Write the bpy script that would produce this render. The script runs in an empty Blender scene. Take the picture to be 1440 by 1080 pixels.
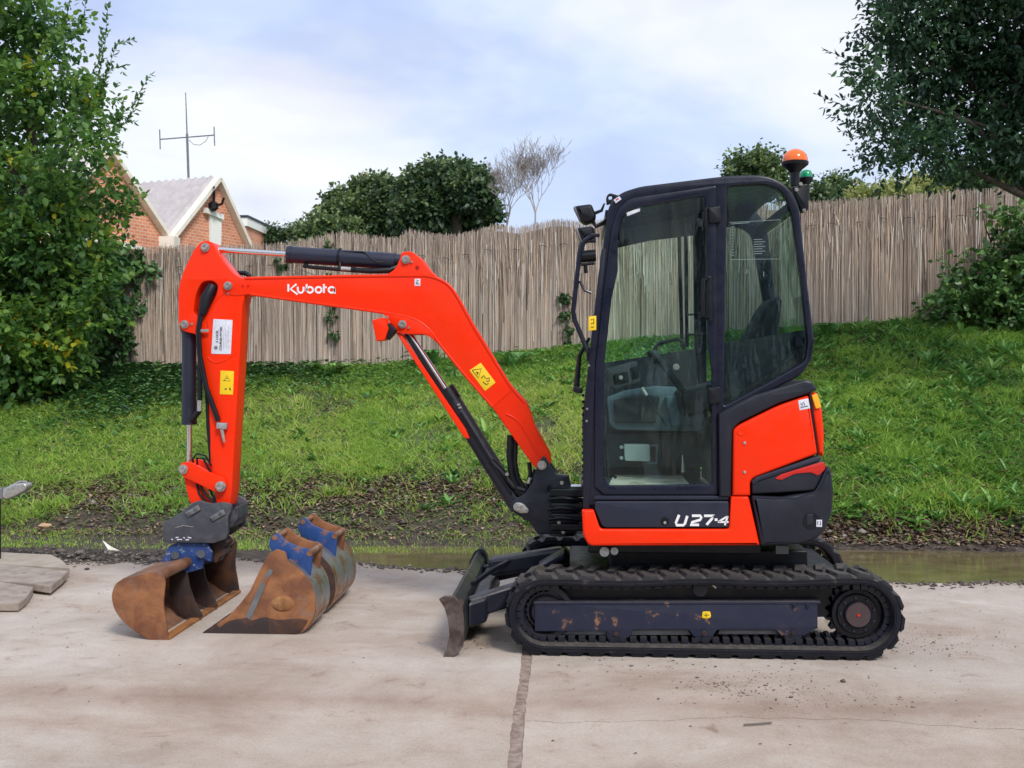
import bpy, math, random
import numpy as np
from mathutils import Vector, Matrix, Euler
rng = np.random.default_rng(7); random.seed(7)
sc = bpy.context.scene
COL = sc.collection
R = math.radians

# ---------------------------------------------------------------- camera, world, sun, exposure
FPX = 1530.0                      # focal length in pixels of the 1440 px wide photograph
CAM = Vector((0, 0, 1.40))
ROT = Matrix.Rotation(math.atan(92 / FPX), 3, 'Z') @ Matrix.Rotation(R(90) - math.atan(20 / FPX), 3, 'X')
cam_data = bpy.data.cameras.new('camera'); cam = bpy.data.objects.new('camera', cam_data); COL.objects.link(cam)
cam.location = CAM; cam.rotation_euler = ROT.to_euler()
cam_data.sensor_width = 36; cam_data.lens = FPX / 1440 * 36; cam_data.clip_start = .05; cam_data.clip_end = 2000
cam_data.dof.use_dof = True; cam_data.dof.focus_distance = 5.6; cam_data.dof.aperture_fstop = 9
sc.camera = cam

SUN_EL, SUN_AZ = R(44), R(150)    # azimuth measured clockwise from +Y: behind the camera, to the right
w = bpy.data.worlds.new('World'); sc.world = w; w.use_nodes = True
nt = w.node_tree; nt.nodes.clear()
def N(t, k, **kw):
    n = t.nodes.new(k)
    for a, b in kw.items(): setattr(n, a, b)
    return n
out = N(nt, 'ShaderNodeOutputWorld'); bg = N(nt, 'ShaderNodeBackground'); bg.inputs[1].default_value = .10
sky = N(nt, 'ShaderNodeTexSky', sky_type='NISHITA', sun_disc=False, sun_elevation=SUN_EL, sun_rotation=SUN_AZ)
sky.air_density = 1.0; sky.dust_density = 1.5
tc = N(nt, 'ShaderNodeTexCoord')
mp = N(nt, 'ShaderNodeMapping'); mp.inputs['Scale'].default_value = (1.0, 1.0, 2.3); mp.inputs['Location'].default_value = (.35, .2, .1)
nt.links.new(tc.outputs['Generated'], mp.inputs[0])
def noise(t, vec, sc_, det=5, rough=.55, dist=0.0):
    n = N(t, 'ShaderNodeTexNoise'); n.inputs['Scale'].default_value = sc_; n.inputs['Detail'].default_value = det
    n.inputs['Roughness'].default_value = rough; n.inputs['Distortion'].default_value = dist
    if vec is not None: t.links.new(vec, n.inputs['Vector'])
    return n
def ramp(t, fac, stops, interp='LINEAR'):
    r = N(t, 'ShaderNodeValToRGB'); e = r.color_ramp.elements; r.color_ramp.interpolation = interp
    while len(e) < len(stops): e.new(.5)
    for el, (p, c) in zip(e, stops):
        el.position = p; el.color = c if len(c) == 4 else (*c, 1)
    t.links.new(fac, r.inputs[0]); return r
n1 = noise(nt, mp.outputs[0], 2.6, 5, .5, .3); n2 = noise(nt, mp.outputs[0], 4.6, 4, .5, .2)
cl = ramp(nt, n1.outputs[0], [(.30, (.54, .65, .95)), (.45, (.63, .75, 1.0)), (.56, (.84, .89, 1.0)), (.68, (.98, .985, 1.0))])
gr = ramp(nt, n2.outputs[0], [(.46, (1, 1, 1)), (.64, (.84, .84, .90))])
mul = N(nt, 'ShaderNodeMix', data_type='RGBA', blend_type='MULTIPLY'); mul.inputs[0].default_value = 1
nt.links.new(cl.outputs[0], mul.inputs[6]); nt.links.new(gr.outputs[0], mul.inputs[7])
lift = N(nt, 'ShaderNodeVectorMath', operation='SCALE'); lift.inputs['Scale'].default_value = 6.3
nt.links.new(mul.outputs[2], lift.inputs[0])
mx = N(nt, 'ShaderNodeMix', data_type='RGBA'); mx.inputs[0].default_value = .90
nt.links.new(sky.outputs[0], mx.inputs[6]); nt.links.new(lift.outputs[0], mx.inputs[7])
nt.links.new(mx.outputs[2], bg.inputs[0]); nt.links.new(bg.outputs[0], out.inputs[0])

sd = bpy.data.lights.new('sun', 'SUN'); sd.energy = 1.5; sd.angle = R(14); sd.color = (1, .96, .89)
sun = bpy.data.objects.new('sun', sd); COL.objects.link(sun)
sv = Vector((math.sin(SUN_AZ) * math.cos(SUN_EL), math.cos(SUN_AZ) * math.cos(SUN_EL), math.sin(SUN_EL)))
sun.rotation_euler = sv.to_track_quat('Z', 'Y').to_euler(); sun.location = sv * 30
sc.view_settings.view_transform = 'Standard'; sc.view_settings.look = 'None'; sc.view_settings.gamma = 1
sc.view_settings.use_curve_mapping = False; sc.view_settings.exposure = 0.80
sc.cycles.max_bounces = 8; sc.cycles.transparent_max_bounces = 16; sc.cycles.use_denoising = True

# ---------------------------------------------------------------- geometry helpers
def ray(u, v): return ROT @ Vector(((u - 720) / FPX, -(v - 540) / FPX, -1))
def P(u, v, Y):                    # point seen at photo pixel (u, v) on the upright plane at distance Y
    d = ray(u, v); return CAM + d * (Y / d.y)
def G(u, v, z=0.0):                # point seen at photo pixel (u, v) on the level plane z
    d = ray(u, v); return CAM + d * ((z - CAM.z) / d.z)
def PL(u, v, p, n):                # ray / plane
    d = ray(u, v); return CAM + d * ((p - CAM).dot(n) / d.dot(n))
def px(Y): return Y / FPX          # metres per photo pixel at distance Y

def root_of(o):
    while o.parent: o = o.parent
    return o
def empty(name, loc, label, cat, group=None):
    o = bpy.data.objects.new(name, None); COL.objects.link(o); o.location = loc; o.empty_display_size = .2
    o['label'] = label; o['category'] = cat
    if group: o['group'] = group
    return o
def tag(o, label=None, cat=None, group=None, kind=None):
    for k, v in (('label', label), ('category', cat), ('group', group), ('kind', kind)):
        if v: o[k] = v
    return o
def link(name, me, mat, parent=None, smooth=35, loc=None):
    o = bpy.data.objects.new(name, me); COL.objects.link(o)
    if mat is not None and len(me.materials) == 0: me.materials.append(mat)
    if parent is not None:
        o.parent = parent
        r = root_of(parent); me.transform(Matrix.Translation(-Vector(r.location)))
    elif loc is not None:
        me.transform(Matrix.Translation(-Vector(loc))); o.location = loc
    if smooth:
        me.shade_smooth(); me.set_sharp_from_angle(angle=R(smooth))
    me.update()
    return o
def inst(name, me, parent, mat4):  # shares mesh data; mat4 is a world matrix
    o = bpy.data.objects.new(name, me); COL.objects.link(o); o.parent = parent
    o.matrix_local = Matrix.Translation(-Vector(root_of(parent).location)) @ mat4
    return o

class MB:
    def __init__(s): s.v = []; s.f = []
    def add(s, vs, fs):
        b = len(s.v); s.v += [tuple(p) for p in vs]; s.f += [tuple(b + i for i in f) for f in fs]; return s
    def box(s, a, b):
        (x0, y0, z0), (x1, y1, z1) = a, b
        return s.add([(x0,y0,z0),(x1,y0,z0),(x1,y1,z0),(x0,y1,z0),(x0,y0,z1),(x1,y0,z1),(x1,y1,z1),(x0,y1,z1)],
                     [(0,3,2,1),(4,5,6,7),(0,1,5,4),(1,2,6,5),(2,3,7,6),(3,0,4,7)])
    def bar(s, p, q, wd, hd, up=(0, 0, 1)):   # box beam from p to q
        p = Vector(p); q = Vector(q); t = (q - p).normalized(); sd_ = t.cross(Vector(up))
        if sd_.length < 1e-4: sd_ = t.cross(Vector((0, 1, 0)))
        sd_.normalize(); u = sd_.cross(t)
        vs = [c + sd_ * a * wd / 2 + u * b * hd / 2 for c in (p, q) for a, b in ((-1,-1),(1,-1),(1,1),(-1,1))]
        return s.add(vs, [(0,1,2,3),(7,6,5,4),(0,4,5,1),(1,5,6,2),(2,6,7,3),(3,7,4,0)])
    def tube(s, pts, r, n=10, caps=True):
        pts = [Vector(p) for p in pts]; m = len(pts); rs = r if isinstance(r, (list, tuple)) else [r] * m
        t0 = (pts[1] - pts[0]).normalized(); up = Vector((0, 0, 1)) if abs(t0.z) < .9 else Vector((0, 1, 0))
        a = t0.cross(up).normalized(); vs = []
        for i in range(m):
            t = (pts[min(i+1, m-1)] - pts[max(i-1, 0)])
            t = t.normalized() if t.length > 1e-9 else t0
            a = (a - t * a.dot(t)); a = a.normalized() if a.length > 1e-6 else t.orthogonal().normalized()
            b = t.cross(a)
            for k in range(n):
                an = 2 * math.pi * k / n; vs.append(pts[i] + (a * math.cos(an) + b * math.sin(an)) * rs[i])
        fs = [(i*n+k, i*n+(k+1) % n, (i+1)*n+(k+1) % n, (i+1)*n+k) for i in range(m-1) for k in range(n)]
        if caps: fs += [tuple(range(n))[::-1], tuple(range((m-1)*n, m*n))]
        return s.add(vs, fs)
    def cyl(s, p, q, r, n=24): return s.tube([p, q], r, n)
    def lathe(s, c, axis, prof, n=24):        # prof: [(distance along axis, radius)]
        c = Vector(c); ax = Vector(axis).normalized(); a = ax.orthogonal().normalized(); b = ax.cross(a); vs = []
        for d, r in prof:
            for k in range(n):
                an = 2*math.pi*k/n; vs.append(c + ax*d + (a*math.cos(an) + b*math.sin(an)) * max(r, 1e-4))
        m = len(prof)
        fs = [(i*n+k, i*n+(k+1) % n, (i+1)*n+(k+1) % n, (i+1)*n+k) for i in range(m-1) for k in range(n)]
        return s.add(vs, fs + [tuple(range(n))[::-1], tuple(range((m-1)*n, m*n))])
    def prism(s, poly, d):                    # poly: world points, d: extrusion vector
        n = len(poly); d = Vector(d); vs = [Vector(p) for p in poly] + [Vector(p) + d for p in poly]
        return s.add(vs, [tuple(range(n)), tuple(range(n, 2*n))[::-1]] + [(i, (i+1) % n + 0, (i+1) % n + n, i+n)[::-1] for i in range(n)])
    def mesh(s, name):
        me = bpy.data.meshes.new(name); me.from_pydata(s.v, [], s.f); me.validate()
        import bmesh
        bm = bmesh.new(); bm.from_mesh(me); bmesh.ops.recalc_face_normals(bm, faces=bm.faces); bm.to_mesh(me); bm.free()
        return me
    def build(s, name, mat, parent=None, smooth=35, loc=None, bevel=0):
        o = link(name, s.mesh(name), mat, parent, smooth, loc)
        if bevel:
            m = o.modifiers.new('bevel', 'BEVEL'); m.width = bevel; m.segments = 2; m.limit_method = 'ANGLE'; m.angle_limit = R(40)
        return o

def rounded(pts, r=0):             # pixel outline with rounded corners; a point may carry its own radius (u, v, r)
    n = len(pts); o = []
    for i in range(n):
        p = Vector(pts[i][:2]); a = Vector(pts[i-1][:2]); b = Vector(pts[(i+1) % n][:2])
        rr = pts[i][2] if len(pts[i]) > 2 else r
        if rr <= 0: o.append(p); continue
        da, db = (a-p), (b-p); k = min(rr, da.length*.48, db.length*.48)
        s, e = p + da.normalized()*k, p + db.normalized()*k
        m = 5 if k > 4 else 3
        for j in range(m+1):
            t = j/m; o.append(s*(1-t)**2 + p*2*t*(1-t) + e*t*t)
    return o
def curve_plate(outlines, Y0, Y1, bevel):  # outlines in world (x, z); returns mesh, bevelled plate between Y0 and Y1
    cu = bpy.data.curves.new('c', 'CURVE'); cu.dimensions = '2D'; cu.fill_mode = 'BOTH'
    T = abs(Y1-Y0); bevel = min(bevel, T*.45)
    cu.extrude = T/2 - bevel; cu.bevel_depth = bevel; cu.bevel_resolution = 2 if bevel > .006 else 1; cu.offset = -bevel
    for ol in outlines:
        sp = cu.splines.new('POLY'); sp.points.add(len(ol)-1); sp.use_cyclic_u = True
        for q, (x, z) in zip(sp.points, ol): q.co = (x, z, 0, 1)
    ob = bpy.data.objects.new('c', cu); me = bpy.data.meshes.new_from_object(ob)
    bpy.data.objects.remove(ob); bpy.data.curves.remove(cu)
    me.transform(Matrix.Translation((0, (Y0+Y1)/2, 0)) @ Matrix.Rotation(R(90), 4, 'X'))
    import bmesh
    bm = bmesh.new(); bm.from_mesh(me); bmesh.ops.remove_doubles(bm, verts=bm.verts, dist=.00004); bm.to_mesh(me); bm.free()
    return me
def plate(name, pts, Y0, Y1, mat, parent, holes=(), bevel=.004, r=0, Yp=None, smooth=35):
    Yp = Yp or Y0
    ols = []
    for q in (pts, *holes):
        ols.append([(p.x, p.z) for p in (P(a.x, a.y, Yp) for a in rounded(q, r))])
    me = curve_plate(ols, Y0, Y1, bevel); me.name = name
    return link(name, me, mat, parent, smooth)
def strokes(name, lines, wpx, Y, mat, parent, th=.003):   # flat ribbons following pixel polylines
    mb = MB()
    for ln in lines:
        q = [P(a, b, Y) for a, b in ln]; h = wpx*px(Y)/2; L, Rr = [], []
        for i in range(len(q)):
            t = (q[min(i+1, len(q)-1)] - q[max(i-1, 0)]).normalized(); nn = Vector((-t.z, 0, t.x))
            L.append(q[i]+nn*h); Rr.append(q[i]-nn*h)
        for i in range(len(q)-1): mb.prism([L[i], L[i+1], Rr[i+1], Rr[i]], (0, -th, 0))
    return mb.build(name, mat, parent, 0)
def text(name, s, u, v, hpx, Y, mat, parent, rot=0, shear=0, squash=1):
    cu = bpy.data.curves.new('t', 'FONT'); cu.body = s; cu.size = hpx*px(Y)/.7; cu.extrude = .0006; cu.shear = shear; cu.offset = .0006
    ob = bpy.data.objects.new('t', cu); me = bpy.data.meshes.new_from_object(ob); bpy.data.objects.remove(ob); bpy.data.curves.remove(cu)
    me.transform(Matrix.Translation(P(u, v, Y)) @ Matrix.Rotation(R(90), 4, 'X') @ Matrix.Rotation(R(rot), 4, 'Z') @ Matrix.Diagonal((squash, 1, 1, 1)))
    return link(name, me, mat, parent, 0)
def pin(name, u, v, rpx, Y, mat, parent, th=.022, Yin=None):     # a pin end with washer and bore, axis along Y, front at Y
    k = px(Y); r = rpx*k; c = P(u, v, Y)
    mb = MB().lathe(c, (0, 1, 0), [(-th, r*.35), (-th-.004, r*.38), (-th-.004, r*.62), (-th, r*.68), (-th*.5, r*.70), (-th*.5, r*.97), (-th*.35, r), (0, r), (.01, r)], 20)
    return mb.build(name, mat, parent, 30)
def fast_mesh(name, co, loops, starts, tone=None):
    me = bpy.data.meshes.new(name); co = np.asarray(co, dtype=np.float32).reshape(-1)
    me.vertices.add(len(co)//3); me.vertices.foreach_set('co', co)
    me.loops.add(len(loops)); me.loops.foreach_set('vertex_index', np.asarray(loops, dtype=np.int32))
    me.polygons.add(len(starts)); me.polygons.foreach_set('loop_start', np.asarray(starts, dtype=np.int32))
    me.update(calc_edges=True)
    if tone is not None:
        at = me.attributes.new('tone', 'FLOAT', 'POINT'); at.data.foreach_set('value', np.asarray(tone, dtype=np.float32))
    return me

# ---------------------------------------------------------------- materials
def new_mat(name):
    m = bpy.data.materials.new(name); m.use_nodes = True; t = m.node_tree
    return m, t, t.nodes['Principled BSDF']
def objco(t, scale=None):
    c = N(t, 'ShaderNodeTexCoord')
    if scale is None: return c.outputs['Object']
    m = N(t, 'ShaderNodeMapping'); m.inputs['Scale'].default_value = scale; t.links.new(c.outputs['Object'], m.inputs[0]); return m.outputs[0]
def bump(t, b, fac, strength=.3, dist=.01):
    n = N(t, 'ShaderNodeBump'); n.inputs['Strength'].default_value = strength; n.inputs['Distance'].default_value = dist
    t.links.new(fac, n.inputs['Height']); t.links.new(n.outputs[0], b.inputs['Normal'])
def pbr(name, col, rough=.5, metal=0, col2=None, scale=8, lo=.5, hi=.7, bmp=0, bscale=60, det=6, rvar=.12, coat=0, spec=.5, col3=None, lo3=.62, hi3=.7, sc3=20, dust=0):
    m, t, b = new_mat(name); b.inputs['Roughness'].default_value = rough; b.inputs['Metallic'].default_value = metal
    b.inputs['Coat Weight'].default_value = coat; b.inputs['Coat Roughness'].default_value = .12; b.inputs['Specular IOR Level'].default_value = spec
    co = objco(t); c = None
    if col2 is not None:
        n = noise(t, co, scale, det, .62, .4); c = ramp(t, n.outputs[0], [(lo, col), (hi, col2)]).outputs[0]
    if col3 is not None:
        n3 = noise(t, co, sc3, 8, .7, .2); f3 = ramp(t, n3.outputs[0], [(lo3, (0, 0, 0)), (hi3, (1, 1, 1))])
        k = N(t, 'ShaderNodeMix', data_type='RGBA'); t.links.new(f3.outputs[0], k.inputs[0])
        if c is not None: t.links.new(c, k.inputs[6])
        else: k.inputs[6].default_value = (*col, 1)
        k.inputs[7].default_value = (*col3, 1); c = k.outputs[2]
    if dust:
        g = N(t, 'ShaderNodeNewGeometry'); s = N(t, 'ShaderNodeSeparateXYZ'); t.links.new(g.outputs['Normal'], s.inputs[0])
        nd = noise(t, co, 30, 6, .7); ml = N(t, 'ShaderNodeMath', operation='MULTIPLY'); t.links.new(s.outputs[2], ml.inputs[0]); t.links.new(nd.outputs[0], ml.inputs[1])
        mr = N(t, 'ShaderNodeMapRange'); mr.inputs[1].default_value = .1; mr.inputs[2].default_value = .6; mr.inputs[3].default_value = 0; mr.inputs[4].default_value = dust
        t.links.new(ml.outputs[0], mr.inputs[0])
        k = N(t, 'ShaderNodeMix', data_type='RGBA'); t.links.new(mr.outputs[0], k.inputs[0])
        if c is not None: t.links.new(c, k.inputs[6])
        else: k.inputs[6].default_value = (*col, 1)
        k.inputs[7].default_value = (.22, .19, .16, 1); c = k.outputs[2]
    if c is not None: t.links.new(c, b.inputs['Base Color'])
    else: b.inputs['Base Color'].default_value = (*col, 1)
    if rvar:
        nr = noise(t, co, 14, 6, .65); mr = N(t, 'ShaderNodeMapRange')
        mr.inputs[1].default_value = .3; mr.inputs[2].default_value = .7; mr.inputs[3].default_value = max(.03, rough-rvar); mr.inputs[4].default_value = min(1, rough+rvar)
        t.links.new(nr.outputs[0], mr.inputs[0]); t.links.new(mr.outputs[0], b.inputs['Roughness'])
    if bmp:
        nb = noise(t, co, bscale, 8, .7); bump(t, b, nb.outputs[0], bmp, .004)
    return m
ORANGE = pbr('orange_paint', (.93, .028, .001), .36, 0, (.87, .036, .003), 5, .4, .75, .03, 200, coat=.10, spec=.22, col3=(.48, .05, .015), lo3=.68, hi3=.80, sc3=38)
NAVY = pbr('dark_plastic', (.010, .012, .022), .45, 0, (.015, .017, .029), 9, .4, .7, .05, 260, dust=.05, spec=.4)
STEEL = pbr('dark_steel', (.008, .010, .020), .40, .0, (.016, .018, .030), 7, .45, .7, .08, 120, col3=(.12, .07, .04), lo3=.70, hi3=.80, sc3=13, dust=.22, spec=.45)
FRAMEM = pbr('track_frame_steel', (.015, .019, .044), .45, .0, (.024, .027, .048), 9, .45, .7, .1, 120, col3=(.30, .15, .08), lo3=.58, hi3=.64, sc3=9, dust=.3, spec=.4)
BLACK = pbr('black_paint', (.004, .005, .009), .42, spec=.35)
CABM = pbr('cab_paint', (.006, .008, .021), .33, 0, (.009, .011, .026), 4, .4, .7, .02, 200, coat=.10, dust=.03, spec=.35)
RUBBER = pbr('rubber', (.008, .009, .015), .58, 0, (.014, .015, .021), 11, .4, .7, .25, 90, col3=(.10, .08, .07), lo3=.60, hi3=.76, sc3=22, dust=.45, spec=.22)
CHROME = pbr('chrome', (.75, .73, .72), .16, 1, rvar=.05)
ZINC = pbr('zinc', (.50, .50, .48), .38, .75, (.34, .30, .26), 60, .45, .7, .1)
GREYM = pbr('worn_grey_metal', (.14, .15, .16), .5, .2, (.22, .23, .24), 9, .4, .65, .15, 90, col3=(.25, .10, .04), lo3=.58, hi3=.66, sc3=7)
COUPLER = pbr('coupler_grey', (.050, .054, .070), .5, .1, (.11, .11, .12), 12, .45, .75, .25, 80, col3=(.20, .16, .14), lo3=.64, hi3=.74, sc3=22, dust=.3)
RUST = pbr('rust', (.17, .065, .030), .75, .1, (.32, .135, .055), 7, .42, .62, .5, 70, col3=(.20, .155, .13), lo3=.55, hi3=.68, sc3=5, dust=.3)
RUSTIN = pbr('orange_rust', (.36, .15, .045), .8, 0, (.20, .085, .035), 6, .45, .65, .4, 80, col3=(.42, .22, .09), lo3=.55, hi3=.7, sc3=9)
RUSTDK = pbr('dark_rust', (.035, .022, .022), .65, .1, (.11, .045, .022), 7, .48, .68, .4, 70)
BLUE = pbr('blue_paint', (.013, .055, .21), .5, 0, (.025, .080, .26), 8, .4, .7, .2, 90, col3=(.22, .11, .07), lo3=.55, hi3=.62, sc3=14)
BLUEW = pbr('worn_blue_paint', (.010, .040, .17), .5, 0, (.025, .065, .22), 8, .4, .7, .2, 90, col3=(.34, .36, .40), lo3=.57, hi3=.68, sc3=30)
BUCKETG = pbr('polished_bucket_steel', (.26, .28, .28), .38, .6, (.36, .37, .36), 6, .4, .65, .15, 60, col3=(.27, .12, .05), lo3=.44, hi3=.56, sc3=5)
WHITE = pbr('white_print', (.82, .82, .84), .5)
YELLOW = pbr('yellow_print', (.86, .58, .01), .45)
INK = pbr('black_print', (.02, .02, .02), .5)
PAPER = pbr('sticker_white', (.70, .72, .80), .4, 0, (.60, .62, .72), 60, .45, .6)
LAMP_O = pbr('orange_lens', (.95, .16, .01), .18, coat=.4); LAMP_G = pbr('green_lens', (.0, .28, .12), .18, coat=.4)
LAMP_Y = pbr('amber_lens', (.95, .42, .02), .2, coat=.4)
SEATM = pbr('seat_fabric', (.010, .012, .020), .8)
INTER = pbr('interior_plastic', (.022, .027, .038), .6, 0, (.036, .042, .054), 6, .4, .7)
INTERL = pbr('interior_light_panel', (.11, .17, .21), .6, 0, (.07, .11, .145), 5, .4, .7)
LGREY = pbr('light_grey_box', (.50, .58, .56), .5)
MATM = pbr('floor_mat', (.58, .56, .48), .8, 0, (.24, .20, .15), 9, .48, .68, .2)
REDM = pbr('red_stripe', (.55, .012, .006), .35, coat=.3)
CONTROL = BLACK
def glass(name, tint, fres=1.45, refl=1.0):
    m = bpy.data.materials.new(name); m.use_nodes = True; t = m.node_tree; t.nodes.clear()
    o = N(t, 'ShaderNodeOutputMaterial'); a = N(t, 'ShaderNodeBsdfTransparent'); a.inputs[0].default_value = (*tint, 1)
    g = N(t, 'ShaderNodeBsdfGlossy'); g.inputs['Roughness'].default_value = .015; g.inputs[0].default_value = (.85, 1, .97, 1)
    lw = N(t, 'ShaderNodeLayerWeight'); lw.inputs[0].default_value = .5; pw = N(t, 'ShaderNodeMath', operation='POWER'); pw.inputs[1].default_value = 5; t.links.new(lw.outputs['Facing'], pw.inputs[0]); f = N(t, 'ShaderNodeMath', operation='MULTIPLY_ADD'); f.inputs[1].default_value = .5; f.inputs[2].default_value = .024; t.links.new(pw.outputs[0], f.inputs[0]); k = N(t, 'ShaderNodeMixShader')
    d = N(t, 'ShaderNodeBsdfDiffuse'); d.inputs[0].default_value = (.45, .55, .55, 1)      # dust on the pane
    nz = noise(t, objco(t), 3.0, 6, .7); rr = ramp(t, nz.outputs[0], [(.40, (.0005,)*3), (.80, (.005,)*3)]); k2 = N(t, 'ShaderNodeMixShader')
    t.links.new(f.outputs[0], k.inputs[0]); t.links.new(a.outputs[0], k.inputs[1]); t.links.new(g.outputs[0], k.inputs[2])
    t.links.new(rr.outputs[0], k2.inputs[0]); t.links.new(k.outputs[0], k2.inputs[1]); t.links.new(d.outputs[0], k2.inputs[2])
    t.links.new(k2.outputs[0], o.inputs[0]); return m
GLASS = glass('tinted_cab_glass', (.91, .985, .955), 1.5)
GLASSR = glass('tinted_rear_glass', (.80, .89, .87), 1.5)
def leafmat(name, stops, trans=.25, rough=.45):
    m, t, b = new_mat(name); a = N(t, 'ShaderNodeAttribute', attribute_name='tone')
    r = ramp(t, a.outputs['Fac'], stops); t.links.new(r.outputs[0], b.inputs['Base Color']); b.inputs['Roughness'].default_value = rough
    tr = N(t, 'ShaderNodeBsdfTranslucent'); t.links.new(r.outputs[0], tr.inputs[0]); k = N(t, 'ShaderNodeMixShader'); k.inputs[0].default_value = trans
    o = t.nodes['Material Output']; t.links.new(b.outputs[0], k.inputs[1]); t.links.new(tr.outputs[0], k.inputs[2]); t.links.new(k.outputs[0], o.inputs[0]); return m
LEAF_L = leafmat('maple_leaf', [(0, (.045, .12, .045)), (.5, (.125, .26, .06)), (.85, (.22, .37, .055)), (.96, (.30, .44, .06)), (1, (.52, .46, .03))], .48)
LEAF_R = leafmat('dark_leaf', [(0, (.018, .055, .036)), (.6, (.055, .13, .055)), (1, (.17, .29, .07))], .3)
IVY = leafmat('ivy_leaf', [(0, (.030, .085, .035)), (.6, (.10, .22, .06)), (1, (.26, .42, .11))], .15, .4)
FAR = leafmat('far_leaf', [(0, (.035, .075, .042)), (.6, (.095, .16, .065)), (1, (.22, .29, .09))])
FARY = leafmat('far_pale_leaf', [(0, (.12, .18, .05)), (.6, (.34, .40, .12)), (1, (.55, .52, .20))], .45)
GRASS = leafmat('grass_blade', [(0, (.10, .24, .045)), (.45, (.30, .50, .075)), (.8, (.50, .64, .12)), (1, (.66, .58, .26))], .5, .5)
WEED = leafmat('weed_leaf', [(0, (.06, .17, .045)), (.6, (.18, .40, .09)), (1, (.38, .58, .17))], .25, .4)
LITTER = leafmat('dead_leaf', [(0, (.09, .055, .04)), (.6, (.26, .17, .11)), (1, (.52, .38, .24))], .1, .7)
REED = leafmat('reed_cane', [(0, (.17, .12, .10)), (.28, (.50, .40, .335)), (.65, (.75, .64, .56)), (.86, (.82, .60, .44)), (.94, (.90, .84, .77)), (1, (.96, .93, .88))], .05, .65)
BARK = pbr('bark', (.055, .045, .035), .9, 0, (.11, .095, .08), 20, .4, .7, .6, 60)
BAREB = pbr('bare_bark', (.33, .29, .27), .9)
# ================================================================ SETTING
YF = 14.5                                                     # the fence stands here, along X
fence_base = [(-400, 560), (0, 536), (160, 525), (400, 522), (520, 516), (640, 507), (700, 501), (800, 490), (1150, 464), (1300, 456), (1440, 446), (1800, 430)]
FB = [P(u, v, YF) for u, v in fence_base]; FBx = np.array([p.x for p in FB]); FBz = np.array([p.z for p in FB])
_ks = rng.normal(0, 1, (40, 2)); _ph = rng.uniform(0, 6.28, 40)
def wob(x, y, f, n0=0, n=10):
    r = 0
    for i in range(n0, n0+n):
        r = r + np.sin(x*_ks[i, 0]*f + y*_ks[i, 1]*f + _ph[i])
    return r / n
def ground_h(x, y):
    x = np.asarray(x, float); y = np.asarray(y, float)
    top = np.interp(x, FBx, FBz)
    t = np.clip((y - 9.0) / (YF - .3 - 9.0), 0, 1)
    prof = .05*np.clip((y-8.9)/.35, 0, 1) + .95*(t*(1.12-.12*t))
    h = np.where(y > 8.9, top*prof, 0)
    amp = np.clip((y-9.0)/.8, 0, 1)
    h = h + amp*(.045*wob(x, y, 1.6) + .03*wob(x, y, 4.5, 10) + .014*wob(x, y, 13, 20))
    mud = np.clip((y-8.66)/.2, 0, 1)*np.clip((9.6-y)/.4, 0, 1)
    h = h + mud*(.018 + .04*wob(x, y, 9, 5) + .03*wob(x, y, 23, 15))
    # shallow dip that holds the puddle
    dip = np.clip((y-7.25)/.25, 0, 1)*np.clip((8.80-y)/.2, 0, 1)
    wx = np.clip((x+1.9)/.5, 0, 1)
    h = h - dip*(.012 + .05*wx*(0.75+.4*wob(x, y, 2.2, 8))) + dip*.008*wob(x, y, 9, 22)
    be = np.interp(x, [-8, -3.6, -2.6, -1.6, -1.0, 0, 1, 2, 3, 9], [7.75, 7.75, 7.9, 7.75, 7.62, 7.45, 7.35, 7.33, 7.30, 7.3]) + .05*np.sin(x*2.3)+.03*np.sin(x*7.1+1)+.018*np.sin(x*19)+.012*np.sin(x*41)
    near = y < be-.03
    h = np.where(y < 8.5, np.minimum(h, -.006), h)
    return np.where(near, -.075, h)
def terrain():
    ys = np.concatenate([np.array([-60, -20, -5, 2, 5, 6.6, 7.0, 7.19]), np.arange(7.2, 9.8, .03), np.arange(9.8, 15.5, .075), np.array([16, 18, 22, 30, 50, 90, 200, 600])])
    xs = np.concatenate([np.array([-400, -120, -50, -25, -14]), np.arange(-11, 10, .06), np.array([11, 14, 25, 50, 120, 400])])
    X, Y = np.meshgrid(xs, ys); Z = ground_h(X, np.minimum(Y, 15.5))
    co = np.stack([X, Y, Z], -1).reshape(-1, 3); nx, ny = len(xs), len(ys)
    i = np.arange(ny-1)[:, None]*nx + np.arange(nx-1)[None]; i = i.reshape(-1)
    q = np.stack([i, i+1, i+nx+1, i+nx], -1).reshape(-1)
    return fast_mesh('ground', co, q, np.arange(0, len(q), 4))
m, t, b = new_mat('earth'); co = objco(t)
n = noise(t, co, 1.3, 8, .65, .3); n2_ = noise(t, co, 26, 8, .75); n3_ = noise(t, co, .5, 4, .6)
c1 = ramp(t, n2_.outputs[0], [(.3, (.040, .032, .028)), (.5, (.11, .085, .066)), (.7, (.24, .185, .145))])
c2 = ramp(t, n2_.outputs[0], [(.3, (.07, .12, .03)), (.6, (.15, .22, .05)), (.8, (.24, .28, .09))])
f = ramp(t, n.outputs[0], [(.42, (0, 0, 0)), (.54, (1, 1, 1))])
s = N(t, 'ShaderNodeSeparateXYZ'); t.links.new(co, s.inputs[0])
mr = N(t, 'ShaderNodeMapRange'); mr.inputs[1].default_value = 9.0; mr.inputs[2].default_value = 9.5; t.links.new(s.outputs[1], mr.inputs[0])
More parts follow.
